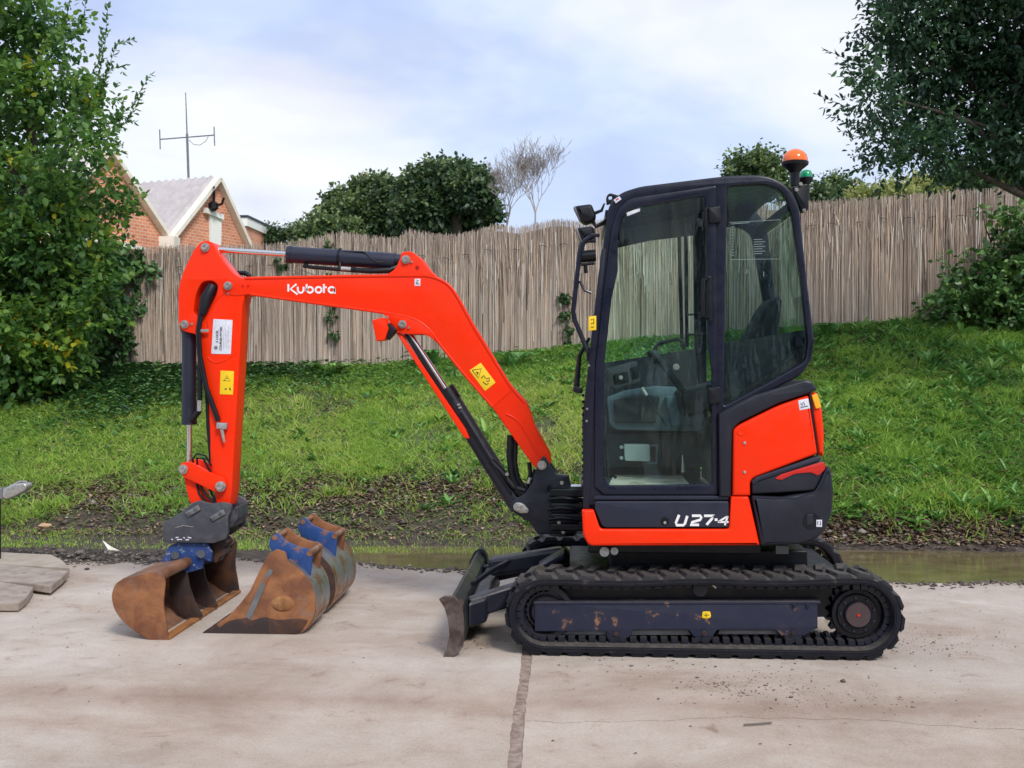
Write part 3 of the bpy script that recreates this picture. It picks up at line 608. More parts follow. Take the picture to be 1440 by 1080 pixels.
STICK = pbr('stick', (.16, .13, .11), .8)
def stick(pts, r, lab): 
    q = [G(u, v, .008) for u, v in pts]; tag(MB().tube(q, r, 6).build('stick', STICK, None, 30, loc=q[0]), lab, 'stick')
stick([(1046, 1019), (1062, 1018), (1085, 1016)], .004, 'short thin grey strip lying across the crack on the right slab')

# ---------------------------------------------------------------- trees and bushes
def crown(name, clumps, n_leaf, L, tone_mu, mat, parent=None, per=11, twig=.35, up=.25, w_=.5, sunz=.1, shell=.45, sd_t=.17):
    C_ = np.array([c[0] for c in clumps], float); Rr = np.array([c[1] for c in clumps], float)
    if Rr.ndim == 1: Rr = np.repeat(Rr[:, None], 3, 1)
    wgt = np.prod(Rr, 1)**.75; wgt /= wgt.sum(); nt_ = n_leaf//per
    ci = rng.choice(len(clumps), nt_, p=wgt); d = norm(rng.normal(0, 1, (nt_, 3))); rad = shell+(1-shell)*rng.random(nt_)**.6
    tb = C_[ci] + d*Rr[ci]*rad[:, None]; td = norm(d+rng.normal(0, .5, (nt_, 3))+np.array([0, 0, up]))
    tl = twig*rng.uniform(.4, 1.3, nt_); s_ = np.tile(np.linspace(.05, 1, per), nt_)
    base = np.repeat(tb, per, 0) + np.repeat(td, per, 0)*(s_*np.repeat(tl, per))[:, None] + rng.normal(0, twig*.07, (nt_*per, 3))
    n = len(base); ax = norm(np.repeat(td, per, 0)*.7+rng.normal(0, .7, (n, 3))+np.array([0, 0, -.25])); upv = norm(np.array([0, 0, 1.])+rng.normal(0, .55, (n, 3)))
    sd_ = norm(np.cross(upv, ax)); LL = L*rng.uniform(.6, 1.25, n)
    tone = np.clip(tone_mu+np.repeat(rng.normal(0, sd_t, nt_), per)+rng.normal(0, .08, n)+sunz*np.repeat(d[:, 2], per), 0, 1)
    return link(name, leaf_mesh(name, base, ax, sd_, LL, LL*w_, tone), mat, parent, 0)
def pc(u, v, Y, rpx, ry=None): # clump from photo pixels
    r = rpx*px(Y); return (tuple(P(u, v, Y)), (r, ry or r, r))
def limbs(base, targets, r0, parent, mat=BARK, name='limb'):
    for tgt, r1 in targets:
        b_, t_ = Vector(base), Vector(tgt); pts = []
        for i in range(9):
            f = i/8; p = b_.lerp(t_, f); wv = math.sin(f*math.pi); p += Vector((random.uniform(-1, 1), random.uniform(-1, 1), .5))*.10*wv*(t_-b_).length*.5
            pts.append(p)
        MB().tube(pts, [r0*(1-i/8)+r1*(i/8) for i in range(9)], 7).build(name, mat, parent, 60)
# left maple
YT = 13.2
tb_ = P(30, 535, YT); tb_.z = float(ground_h(tb_.x, tb_.y))
lt = empty('maple_tree', tb_, 'leafy green maple tree in front of the fence and brick building at the left', 'tree')
MB().tube([tb_-Vector((0, 0, .2)), tb_+Vector((.05, 0, .8)), tb_+Vector((-.02, .1, 1.7)), tb_+Vector((.1, .1, 2.8)), tb_+Vector((.05, .1, 4.2))], [.13, .11, .09, .06, .03], 10).build('trunk', BARK, lt, 60)
cl_ = [(-60, 40, 70), (10, 60, 55), (60, 25, 40), (-90, 160, 90), (20, 130, 60), (85, 120, 48), (125, 165, 36), (50, 195, 55), (110, 215, 42), (150, 150, 24), (-50, 260, 90), (30, 265, 60), (95, 285, 50), (140, 275, 26), (172, 300, 24), (60, 340, 52), (120, 345, 34), (-40, 370, 80), (30, 400, 55), (100, 395, 46), (135, 400, 34), (70, 450, 48), (125, 445, 28), (0, 475, 55), (-80, 470, 70), (95, 490, 34), (40, 515, 44), (-30, 525, 50), (80, 520, 30), (20, 535, 34), (-60, 545, 40), (0, 5, 50), (85, 65, 24)]
for (tu, tv) in ((60, 30), (-60, 60), (110, 180), (20, 250), (150, 290), (-50, 350), (90, 380), (-70, 220)):
    f = max(0, min(1, (520-tv-60)/520)); limbs(tb_+Vector((.02, .08, .8+2.2*f)), [(P(tu, tv, YT+random.uniform(-.6, .6)), .008)], .045, lt)
clump3 = [pc(u, v, YT+random.uniform(-.9, .9), r*(.52 if v < 235 else .68 if v < 340 else .84), r*px(YT)*1.3) for u, v, r in cl_]
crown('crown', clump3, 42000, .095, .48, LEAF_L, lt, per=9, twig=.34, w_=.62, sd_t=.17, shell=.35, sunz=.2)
crown('yellow_leaves', [pc(90, 500, YT-.6, 26), pc(20, 480, YT-.7, 22), pc(15, 110, YT-.8, 24), pc(60, 490, YT-.6, 26), pc(105, 455, YT-.6, 12)], 650, .10, .9, LEAF_L, lt, per=7, twig=.2, w_=.62)
def sprays(name, lines, Y, L, tone, mat, parent, every=.035, w_=.4, dr=.003):
    bs, ax, sd_, mb = [], [], [], MB()
    for ln in lines:
        q = [P(u, v, Y+random.uniform(-.15, .15)) for u, v in ln]; mb.tube(q, [dr*(1.3-j/len(q)) for j in range(len(q))], 5)
        for a, c in zip(q, q[1:]):
            m_ = max(2, int((c-a).length/every))
            for i in range(m_):
                p = a.lerp(c, (i+.5)/m_); tdir = (c-a).normalized(); sgn = 1 if i % 2 else -1
                for _ in range(2):
                    d = (tdir*.6+Vector((sgn*.3, random.uniform(-1, 1), random.uniform(-.9, .5)))).normalized(); bs.append(p); ax.append(d); sd_.append(d.cross(Vector((random.uniform(-.5, .5), random.uniform(-.5, .5), 1))).normalized())
    n = len(bs); LL = L*rng.uniform(.6, 1.2, n); link(name, leaf_mesh(name, np.array(bs), np.array(ax), np.array(sd_), LL, LL*w_, np.clip(rng.normal(tone, .15, n), 0, 1)), mat, parent, 0)
    mb.build('twigs', BARK, parent, 60)['kind'] = 'stuff'
sprays('spray_leaves', [[(130, 150), (148, 60), (152, 5)], [(140, 130), (165, 60), (190, 55)], [(110, 130), (150, 100), (178, 90)], [(130, 190), (185, 150), (212, 103)], [(140, 200), (180, 170), (200, 130)], [(90, 90), (92, 30), (100, -5)], [(100, 60), (118, 20), (122, -5)], [(140, 180), (170, 165), (190, 172)], [(130, 230), (160, 195), (170, 205)], [(150, 260), (190, 290), (205, 300)], [(120, 120), (140, 85), (145, 40)], [(85, 100), (70, 40), (60, -10)]], YT, .085, .42, LEAF_L, lt)
# right tree, its trunk stands outside the frame
YR = 11.0
rb = P(1560, 470, YR); rb.z = float(ground_h(rb.x, rb.y))
rt = empty('dark_tree', rb, 'dark green tree whose branches overhang the fence at the upper right', 'tree')
MB().tube([rb-Vector((0, 0, .2)), rb+Vector((-.05, 0, 1)), rb+Vector((-.2, 0, 2.2)), rb+Vector((-.3, .1, 4.2))], [.17, .14, .10, .04], 10).build('trunk', BARK, rt, 60)
cl_ = [(1265, 40, 42), (1240, 95, 40), (1225, 140, 34), (1255, 190, 36), (1238, 225, 26), (1300, 20, 60), (1310, 100, 58), (1300, 165, 50), (1295, 215, 34), (1365, 60, 66), (1370, 140, 60), (1350, 200, 44), (1330, 232, 20), (1430, 30, 70), (1440, 120, 70), (1420, 195, 46), (1405, 228, 26), (1460, 200, 60), (1520, 80, 110), (1560, 200, 90), (1500, -60, 120), (1350, -60, 90), (1260, -30, 40), (1440, 240, 24)]
for (tu, tv) in ((1250, 60), (1235, 130), (1260, 200), (1330, 40), (1330, 150), (1340, 215), (1420, 60), (1400, 190), (1500, 30)):
    limbs(rb+Vector((-.2, 0, 1.9+max(0, 200-tv)/200)), [(P(tu, tv, YR+random.uniform(-.4, .4)), .006)], .05, rt)
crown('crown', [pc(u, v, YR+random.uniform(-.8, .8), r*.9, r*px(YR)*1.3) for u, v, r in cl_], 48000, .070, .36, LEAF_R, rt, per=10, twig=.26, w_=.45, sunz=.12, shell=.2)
sprays('spray_leaves', [[(1240, 90), (1195, 85), (1157, 68)], [(1245, 60), (1210, 40), (1180, 55)], [(1250, 50), (1225, 20), (1205, -5)], [(1235, 160), (1190, 150), (1147, 132)], [(1230, 170), (1195, 178), (1168, 160)], [(1235, 190), (1205, 192), (1180, 183)], [(1240, 120), (1205, 112), (1185, 100)], [(1235, 220), (1215, 245), (1212, 255)], [(1265, 225), (1262, 250), (1262, 268)], [(1260, 30), (1235, 5), (1222, -8)], [(1300, 225), (1310, 245), (1318, 258)]], YR, .07, .35, LEAF_R, rt, every=.04)
# ivy bush at the right end of the fence
def plant_at(u, v, Y, name, lab, cat, group=None):
    p = P(u, v, Y); p.z = float(ground_h(p.x, p.y)); return empty(name, p, lab, cat, group)
ib = plant_at(1400, 455, 14.0, 'ivy_bush', 'dense dark bramble and ivy bush climbing the right end of the fence', 'bush')
crown('leaves', [pc(u, v, 13.9+random.uniform(-.25, .25), r) for u, v, r in [(1425, 318, 18), (1385, 352, 10), (1440, 362, 26), (1395, 388, 22), (1352, 402, 16), (1330, 428, 18), (1372, 432, 26), (1430, 430, 32), (1308, 440, 12), (1480, 400, 50), (1500, 330, 50), (1402, 312, 9), (1338, 378, 8), (1385, 298, 6), (1418, 345, 12), (1362, 372, 8), (1410, 410, 22), (1345, 440, 22)]], 8500, .08, .55, IVY, ib, per=7, twig=.2, w_=.75, shell=.3)
limbs(P(1400, 470, 14), [(P(1382, 300, 14.1), .006), (P(1440, 330, 14), .006), (P(1340, 400, 13.9), .006)], .02, ib, name='stem')
fi_ = plant_at(195, 470, 14.2, 'ivy', 'ivy climbing the left end of the fence beside the maple', 'ivy')
crown('leaves', [pc(207, 383, 14.38, 13, .05), pc(182, 400, 14.4, 12, .05), pc(190, 430, 14.4, 12, .05), pc(186, 365, 14.4, 12, .05), pc(160, 480, 14.3, 26, .2), pc(165, 380, 14.3, 22, .15), pc(178, 450, 14.4, 8, .05), pc(150, 430, 14.3, 26, .2)], 2600, .065, .3, IVY, fi_, per=6, twig=.08, w_=.8)
for lab, cl3, tgt in (('thin dark ivy creeping down the fence left of the boom', [(466, 395), (470, 425), (466, 445), (470, 475), (395, 370), (462, 350)], 470), ('thin ivy strand on the fence just left of the cab', [(795, 445), (800, 465), (798, 485), (805, 495), (792, 420)], 800)):
    vi = plant_at(tgt, 480, 14.4, 'ivy', lab, 'ivy')
    crown('leaves', [pc(u, v, 14.44, 6, .02) for u, v in cl3], 420, .045, .2, IVY, vi, per=5, twig=.05, w_=.8)
    pts = [P(u, v, 14.45) for u, v in sorted(cl3, key=lambda a: -a[1])]; MB().tube([P(tgt, 500, 14.45)]+pts, .005, 5).build('stem', BARK, vi, 60)
# small plants at the fence foot
def fern(u, v, Y, n, L, lab, name='fern', tone=.8, mat=None):
    e = plant_at(u, v, Y, name, lab, 'fern' if name == 'fern' else 'plant'); b_ = Vector(e.location); bs, ax, sd_ = [], [], []
    mb = MB()
    for i in range(n):
        a = random.uniform(0, 6.28); d = Vector((math.cos(a), math.sin(a)*.6, 0)); pts = [b_ + d*L*t_ + Vector((0, 0, L*(1.5*t_-1.0*t_*t_))) for t_ in [j/8 for j in range(9)]]
        mb.tube(pts, .003, 4)
        for j in range(1, 9):
            tdir = (pts[j]-pts[j-1]).normalized(); sdv = tdir.cross(Vector((0, 0, 1))).normalized()
            for s_ in (-1, 1):
                for h_ in (.3, .8):
                    bs.append(pts[j-1].lerp(pts[j], h_)); dd = (sdv*s_+tdir*.5).normalized(); ax.append(dd); sd_.append(tdir)
    LL = np.array([L*.28*(1-.6*((i//4) % 8)/8) for i in range(len(bs))]); mb.build('stem', WEED, e, 60); 
    link('fronds', leaf_mesh('fronds', np.array(bs), np.array(ax), np.array(sd_), LL, LL*.33, np.clip(rng.normal(tone, .1, len(bs)), 0, 1)), mat or WEED, e, 0)
fern(462, 535, 13.8, 8, .32, 'bright green fern at the fence foot left of the boom cylinder')
fern(722, 500, 13.6, 9, .34, 'dark fern at the fence foot between boom and cab', tone=.4)
fern(608, 505, 14.0, 8, .36, 'fern at the fence foot behind the lift cylinder', tone=.4)
fern(1165, 470, 13.8, 9, .3, 'leafy tuft at the fence foot just right of the cab', name='leafy_tuft', tone=.35)
# trees beyond the fence
def far_tree(u, v, Y, clumps, nl, L, tone, lab, mat=FAR, name='tree', trunk=True, group='trees beyond the fence'):
    b_ = P(u, v, Y); b_.z = 1.2; e = empty(name, b_, lab, 'bush' if 'bush' in name else 'tree', group)
    if trunk: MB().tube([b_, P(u, v-30, Y), P(u+3, v-90, Y)], [.35*Y/40, .25*Y/40, .1*Y/40], 8).build('trunk', BARK, e, 60)
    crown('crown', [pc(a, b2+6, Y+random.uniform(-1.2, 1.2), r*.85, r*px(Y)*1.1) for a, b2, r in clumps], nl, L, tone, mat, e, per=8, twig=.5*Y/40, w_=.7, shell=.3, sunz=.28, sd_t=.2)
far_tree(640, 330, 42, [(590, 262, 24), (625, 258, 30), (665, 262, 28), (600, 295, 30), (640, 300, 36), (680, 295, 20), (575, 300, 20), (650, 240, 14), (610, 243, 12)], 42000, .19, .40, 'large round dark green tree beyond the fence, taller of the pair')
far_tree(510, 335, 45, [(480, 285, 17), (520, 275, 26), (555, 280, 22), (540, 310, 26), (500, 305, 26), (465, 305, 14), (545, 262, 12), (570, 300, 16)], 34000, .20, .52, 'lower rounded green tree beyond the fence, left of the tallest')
far_tree(455, 340, 40, [(450, 318, 13), (472, 322, 12), (432, 326, 8), (490, 328, 12)], 7000, .15, .6, 'pale green bush in front of the rounded tree beyond the fence', name='bush', trunk=False)
far_tree(380, 340, 55, [(365, 328, 5), (395, 328, 5), (420, 327, 6), (380, 332, 6)], 6000, .16, .35, 'low dark hedge between the brick building and the trees', name='bush', trunk=False)
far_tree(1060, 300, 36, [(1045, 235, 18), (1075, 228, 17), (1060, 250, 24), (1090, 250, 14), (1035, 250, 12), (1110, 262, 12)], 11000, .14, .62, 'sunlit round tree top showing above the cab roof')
far_tree(1170, 300, 30, [(1150, 270, 12), (1175, 262, 14), (1195, 270, 11), (1165, 280, 14)], 5500, .10, .5, 'grey green bush above the fence beside the beacon', name='bush', trunk=False)
far_tree(1290, 290, 24, [(1215, 275, 13), (1250, 268, 13), (1290, 262, 15), (1330, 262, 14), (1270, 275, 16), (1350, 266, 14), (1390, 250, 16), (1430, 245, 18)], 16000, .08, .55, 'pale yellow green brush behind the right part of the fence', mat=FARY, name='bush', trunk=False)
far_tree(1370, 290, 20, [(1355, 245, 15), (1380, 255, 12)], 1500, .10, .5, 'dark green bush between the pale brush and the dark tree', mat=FAR, name='bush', trunk=False)
# bare tree
def bare(u, v, Y, h, spread, seed, lab, depth=6):
    r_ = random.Random(seed); b_ = P(u, v, Y); top_ = P(u, 338, Y); b_.z = 1.0; e = empty('bare_tree', b_, lab, 'tree', 'bare trees beyond the fence'); tr = MB(); br = MB()
    def go(p, d, L, r, k):
        pts = [p]; dd = d.copy()
        for i in range(3):
            dd = (dd+Vector((r_.uniform(-.16, .16), r_.uniform(-.16, .16), r_.uniform(0, .08)))).normalized(); pts.append(pts[-1]+dd*L/3)
        (tr if k == 0 else br).tube(pts, [max(q_, .0055) for q_ in (r, r*.9, r*.8, r*.68)], 6 if k < 2 else 3, False)
        if k >= depth: return
        for _ in range(3 if k < 5 else 2):
            ax = Vector((r_.uniform(-1, 1), r_.uniform(-1, 1), r_.uniform(-.2, .9))); nd = (dd+ax*spread).normalized(); go(pts[r_.choice((2, 3))], nd, L*r_.uniform(.68, .9), r*.62, k+1)
    tr.tube([b_, top_], [.09, .065], 6, False); go(top_, Vector((0, 0, 1)), h, .036, 0); tr.build('trunk', BAREB, e, 60); br.build('branches', BAREB, e, 0)
bare(750, 340, 38, .95, .80, 5, 'larger bare grey tree beyond the fence, right of the round trees', 7)
bare(712, 345, 38, .75, .6, 9, 'smaller bare tree between the round tree and the larger bare tree', 6)

# ---------------------------------------------------------------- brick building with two gables
th_ = R(70); dF = Vector((math.cos(th_), math.sin(th_), 0)); nF = Vector((math.sin(th_), -math.cos(th_), 0))     # along the facade / facing the camera
A2 = P(303, 252, 42)
fp = lambda u, v, off=0.0: PL(u, v, A2 + nF*off, nF)
m, t, b = new_mat('brick'); tcx = N(t, 'ShaderNodeTexCoord')
dx = N(t, 'ShaderNodeVectorMath', operation='DOT_PRODUCT'); dx.inputs[1].default_value = dF; t.links.new(tcx.outputs['Object'], dx.inputs[0])
sz = N(t, 'ShaderNodeSeparateXYZ'); t.links.new(tcx.outputs['Object'], sz.inputs[0]); cb = N(t, 'ShaderNodeCombineXYZ'); t.links.new(dx.outputs['Value'], cb.inputs[0]); t.links.new(sz.outputs[2], cb.inputs[1])
bk = N(t, 'ShaderNodeTexBrick'); bk.inputs['Scale'].default_value = 1; bk.inputs['Brick Width'].default_value = .27; bk.inputs['Row Height'].default_value = .12; bk.inputs['Mortar Size'].default_value = .017
bk.inputs['Color1'].default_value = (.80, .30, .15, 1); bk.inputs['Color2'].default_value = (.64, .21, .11, 1); bk.inputs['Mortar'].default_value = (.70, .50, .38, 1); t.links.new(cb.outputs[0], bk.inputs['Vector'])
nn_ = noise(t, tcx.outputs['Object'], .7, 5); rr_ = ramp(t, nn_.outputs[0], [(.35, (.75, .7, .7)), (.6, (1.05, 1.05, 1.05))]); mk = N(t, 'ShaderNodeMix', data_type='RGBA', blend_type='MULTIPLY'); mk.inputs[0].default_value = .8
t.links.new(bk.outputs[0], mk.inputs[6]); t.links.new(rr_.outputs[0], mk.inputs[7]); t.links.new(mk.outputs[2], b.inputs['Base Color']); b.inputs['Roughness'].default_value = .85; bump(t, b, bk.outputs['Fac'], -.3, .01)
BRICK = m
ROOFM = pbr('roof_sheet', (.52, .48, .48), .6, 0, (.42, .38, .38), 2, .4, .7); ROOFD = pbr('roof_trough_shade', (.30, .26, .28), .7); CREAM = pbr('cream_board', (.86, .81, .70), .6, 0, (.74, .68, .58), 3, .45, .7); WBOARD = pbr('white_panel', (.92, .92, .86), .6)  # ROOFD: shading of the corrugation put into the colour of the trough faces
bd = empty('brick_building', Vector((A2.x, A2.y, 1.2)), 'red brick building with two steep gables and corrugated roof behind the fence', 'building')
V0 = fp(235, 338); Rb = fp(349, 352); A1 = fp(150, 212)
apex2, low2 = A2, Rb
def down(p, z=1.0): return Vector((p.x, p.y, z))
# gable walls (0.3 m thick)
G2 = [down(V0), down(Rb), Rb, A2, V0]
L1_ = A1 + (A1 - V0)*1.0; L1_ = A1 - dF*(V0-A1).dot(dF) + Vector((0, 0, V0.z-A1.z))
MB().prism([down(L1_), down(V0-dF*.002), V0-dF*.002, A1, L1_], -nF*.3).build('wall', BRICK, bd, 0)
MB().prism(G2, -nF*.3).build('wall', BRICK, bd, 0)
def roof_side(a, e, dirn, length, nrib):     # corrugated sheet: a = ridge point at the gable, e = eave point at the gable, dirn = ridge direction
    co_, fs_ = [], []; nrm = (e-a).cross(dirn).normalized(); 
    if nrm.z < 0: nrm = -nrm
    K = nrib*4; prof = [0, .12, .12, 0]
    for i in range(K+1):
        o_ = dirn*length*i/K + nrm*prof[i % 4]
        co_ += [a+o_+nrm*.06, e+o_+nrm*.06]
    return [tuple(c_) for c_ in co_], [(2*i, 2*i+2, 2*i+3, 2*i+1) for i in range(K)]
bk_ = -nF
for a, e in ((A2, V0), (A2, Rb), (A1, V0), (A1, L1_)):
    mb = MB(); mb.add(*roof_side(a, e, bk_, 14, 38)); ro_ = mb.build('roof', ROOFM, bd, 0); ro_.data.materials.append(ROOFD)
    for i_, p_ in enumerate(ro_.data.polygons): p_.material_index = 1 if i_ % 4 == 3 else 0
# back wall closing the far end
MB().prism([down(V0)+bk_*13.6, down(Rb)+bk_*13.6, Rb+bk_*13.6, A2+bk_*13.6, V0+bk_*13.6], bk_*.3).build('wall', BRICK, bd, 0)
for a, e in ((A2, V0), (A2, Rb), (A1, V0), (A1, L1_)):
    d = (e-a).normalized(); MB().bar(a+nF*.12+Vector((0, 0, .02)), e+nF*.12+d*.1, .34, .15, up=nF.cross(d)).build('barge_board', CREAM, bd, 0)
c = fp(236, 341, .1); MB().box(c-Vector((.35, .3, .25)), c+Vector((.35, .3, .2))).build('gutter_box', CREAM, bd, 0)
q = [fp(u, v, .12) for u, v in ((296, 303), (312, 309), (311, 345), (297, 345))]; MB().prism(q, -nF*.1).build('blocked_window', WBOARD, bd, 0)
q = [fp(u, v, .22) for u, v in ((291, 292), (315, 302), (315, 309), (291, 299))]; MB().prism(q, -nF*.2).build('window_hood', WBOARD, bd, 0)
mb = MB(); mb.tube([fp(301, 262, .1), fp(301, 288, .1)], .05, 6); mb.tube([fp(301, 263, .1), fp(301, 263, .9)], .04, 6); mb.tube([fp(301, 290, .2), fp(312, 287, .5), fp(315, 278, .6)], .05, 6); mb.lathe(fp(300, 290, .3), (0, 0, 1), [(-.2, .06), (-.1, .2), (.1, .2), (.2, .06)], 8)
mb.build('floodlight_bracket', BLACK, bd, 30)
q = [fp(u, v, .2) for u, v in ((60, 316), (150, 334), (205, 348), (205, 354), (150, 343), (60, 330))]; MB().prism(q, -nF*.2).build('fascia', CREAM, bd, 0)
# flat roofed block to the right
b2c = P(336, 345, 52); b2 = empty('flat_roofed_block', Vector((b2c.x, 52, 1.2)), 'small brick block with white fascia behind the right gable', 'building')
a, c = P(322, 302, 52), P(346, 345, 52); MB().box((a.x, 52, 1.2), (c.x, 56, P(0, 318, 52).z)).build('wall', BRICK, b2, 0)
MB().box((a.x-.1, 51.9, P(340, 318, 52).z), (c.x+.1, 56.1, P(340, 306, 52).z)).build('fascia', WBOARD, b2, 0)
MB().box((a.x-.15, 51.85, P(340, 306, 52).z), (c.x+.15, 56.2, P(340, 303, 52).z)).build('roof_edge', INTER, b2, 0)
# antenna
YA = 43.2; MAST = pbr('mast_metal', (.16, .16, .19), .5, .3)
an = empty('antenna', P(265, 262, YA), 'tall thin radio antenna with a crossbar rising above the corrugated roof', 'antenna')
MB().tube([P(265.5, 262, YA), P(263, 188, YA)], .05, 8).build('mast', MAST, an)
MB().tube([P(263, 188, YA), P(261, 130, YA)], [.03, .018], 6).build('whip', MAST, an)
MB().tube([P(225, 196, YA), P(263, 193, YA), P(301, 190, YA)], .026, 6).build('crossbar', MAST, an)
for u, v0, v1 in ((224.5, 182, 210), (301, 178, 205)): MB().tube([P(u, v0, YA), P(u+.8, v1, YA)], .024, 6).build('dipole', MAST, an)
MB().tube([P(266, 197, YA), P(272, 203, YA), P(281, 204, YA), P(289, 199, YA), P(293, 192, YA)], .012, 4).build('cable', MAST, an)
# trailer hitch at the left edge
ht = empty('tow_hitch', G(-20, 770), 'grey tow hitch of a trailer poking in at the left edge of the picture', 'tow hitch')
MB().bar(P(-60, 700, 7.6), P(8, 693, 7.6), .10, .08).build('drawbar', GREYM, ht, 0, bevel=.01)
plate('coupling', [(3, 688), (18, 681), (34, 679), (38, 684), (35, 690), (22, 697), (8, 703), (2, 700)], 7.55, 7.65, ZINC, ht, bevel=.012, r=3)
MB().tube([P(14, 684, 7.6), P(28, 677, 7.6), P(37, 677, 7.6), P(38, 684, 7.6)], .008, 6).build('handle', ZINC, ht)
MB().tube([P(-5, 700, 7.6), G(-5, 800)+Vector((0, 0, 0))], .03, 10).build('jockey_leg', BLACK, ht)

# mud crumbs and wet dirt where the puddle meets the slab
x = rng.uniform(-4.5, 6.5, 5200); y = np.array([back_edge(a) for a in x]) + rng.normal(.0, .07, len(x))
rocks('puddle_edge_mud', x, y, np.where(y < np.array([back_edge(a) for a in x]), .001, -.02), rng.gamma(1.6, .005, len(x))+.003, np.clip(rng.normal(.35, .22, len(x)), 0, 1), STONE, 'wet crumbs of mud along the edge where the puddle meets the concrete')
# debris dropped by the tracks on the right slab
xs_ = []; ys_ = []
for (u, v, su, sv_, n) in ((1310, 905, 60, 10, 260), (1060, 965, 60, 14, 200), (1230, 905, 40, 8, 60), (900, 930, 60, 8, 80), (1180, 985, 90, 10, 90), (1000, 960, 30, 5, 60), (660, 905, 20, 8, 40)):
    for _ in range(n):
        p = G(u+rng.normal(0, su), v+rng.normal(0, sv_)); xs_.append(p.x); ys_.append(p.y)
x, y = np.array(xs_), np.array(ys_); rocks('dropped_mud', x, y, np.full(len(x), .001), rng.gamma(1.5, .0018, len(x))+.0012, np.clip(rng.normal(.75, .2, len(x)), 0, 1), STONE, 'flecks of dried mud dropped by the tracks on the right slab')
# trees on the far side of the yard, behind the camera: seen as reflections in the cab glass
for i, (bx_, by_, hh_, lab) in enumerate(((-15, -15, 7.5, 'broad tree across the yard, farthest left behind the camera'), (-8, -17, 8.5, 'tall tree across the yard, second from the left behind the camera'), (-1, -16, 7, 'tree across the yard directly behind the camera'), (6, -17, 9, 'tallest tree across the yard behind the camera, right of centre'), (13, -15, 7.5, 'broad tree across the yard, second from the right behind the camera'), (20, -13, 8, 'tree across the yard, farthest right behind the camera'))):
    e = empty('yard_tree', Vector((bx_, by_, 0)), lab, 'tree', 'trees across the yard')
    MB().tube([(bx_, by_, -.1), (bx_+.1, by_, hh_*.35), (bx_, by_+.1, hh_*.8)], [.3, .22, .06], 8).build('trunk', BARK, e, 60)
    cls = [((bx_+random.uniform(-2.4, 2.4), by_+random.uniform(-1.5, 1.5), hh_*random.uniform(.15, .85)), (2.0, 1.8, 1.5)) for _ in range(9)]
    crown('crown', cls, 5200, .42, .45, FAR, e, per=8, twig=.7, w_=.7, shell=.3)
# ================================================================ EXCAVATOR
BC = G(990, 925, 0); BC = Vector((P(990, 925, 5.3).x, 6.05, 0))
ex = empty('mini_excavator', BC, 'orange and black tracked mini excavator with a glazed cab and its arm reaching left', 'excavator')
Y0 = 5.30                                                     # outer face of the near track
# ---------------------------------------------------------------- tracks
def trk(u, v): p = P(u, v, Y0); return Vector((p.x, 0, p.z))
cl_i = trk(767, 867); cr_s = trk(1211, 864); RL = 50.5*px(Y0); RR = 53*px(Y0)
RL += .009; RR += .011; cl_i.z = RL+.016; cr_s.z = RR+.016
def belt_path(step):               # closed path (x, z, tangent angle)
    dxy = cr_s-cl_i; L = math.hypot(dxy.x, dxy.z); al = math.atan2(dxy.z, dxy.x); be = math.asin((RR-RL)/L); raw = []
    a_top = al+math.pi/2+be; a_bot = al-math.pi/2-be
    n = 60
    for i in range(n+1):
        a = a_top+(2*math.pi-(a_top-a_bot))*i/n; raw.append((cl_i.x+RL*math.cos(a), cl_i.z+RL*math.sin(a)))
    for i in range(n+1):
        a = a_bot+(a_top-a_bot)*i/n; raw.append((cr_s.x+RR*math.cos(a), cr_s.z+RR*math.sin(a)))
    top_a = raw[-1]; top_b = raw[0]
    for i in range(1, 30):         # top run, slightly slack either side of the carrier roller
        f = i/30; raw.append((top_a[0]+(top_b[0]-top_a[0])*f, top_a[1]+(top_b[1]-top_a[1])*f-.010*math.sin(2*math.pi*f)**2))
    raw.append(raw[0]); raw = np.array(raw); seg = np.hypot(*(raw[1:]-raw[:-1]).T); cum = np.concatenate([[0], np.cumsum(seg)])
    n = round(cum[-1]/step); s = np.arange(n)*cum[-1]/n
    X = np.interp(s, cum, raw[:, 0]); Z = np.interp(s, cum, raw[:, 1]); d = .004
    X2 = np.interp((s+d) % cum[-1], cum, raw[:, 0]); Z2 = np.interp((s+d) % cum[-1], cum, raw[:, 1])
    return [(x, z, math.atan2(z2-z, x2-x)) for x, z, x2, z2 in zip(X, Z, X2, Z2)]
def lug_mesh():                    # chevron block: base on z=0 growing to -z (outwards), along x, across y
    mb = MB(); w_ = .150; hgt = .015; pts = []
    for (yy, l0, l1, sh) in ((0, .042, .026, 0), (.055, .036, .022, .012), (w_, .022, .014, .040)):
        pts.append([(sh-l0, yy, .003), (sh+l0, yy, .003), (sh+l1, yy+(.006 if yy == 0 else 0), -hgt), (sh-l1, yy+(.006 if yy == 0 else 0), -hgt)])
    vs = [p for q in pts for p in q]; fs = [(0, 1, 2, 3), (11, 10, 9, 8)]
    for i in range(2):
        for j in range(4): fs.append((i*4+j, (i+1)*4+j, (i+1)*4+(j+1) % 4, i*4+(j+1) % 4))
    mb.add(vs, fs); return mb.mesh('tread_lug')
LUG = lug_mesh(); LUG.materials.append(RUBBER)
lk = MB().box((-.016, 0, 0), (.016, .17, .030)); lk.box((-.010, .05, .03), (.010, .12, .048)); LINK = lk.mesh('drive_link'); LINK.materials.append(STEEL)
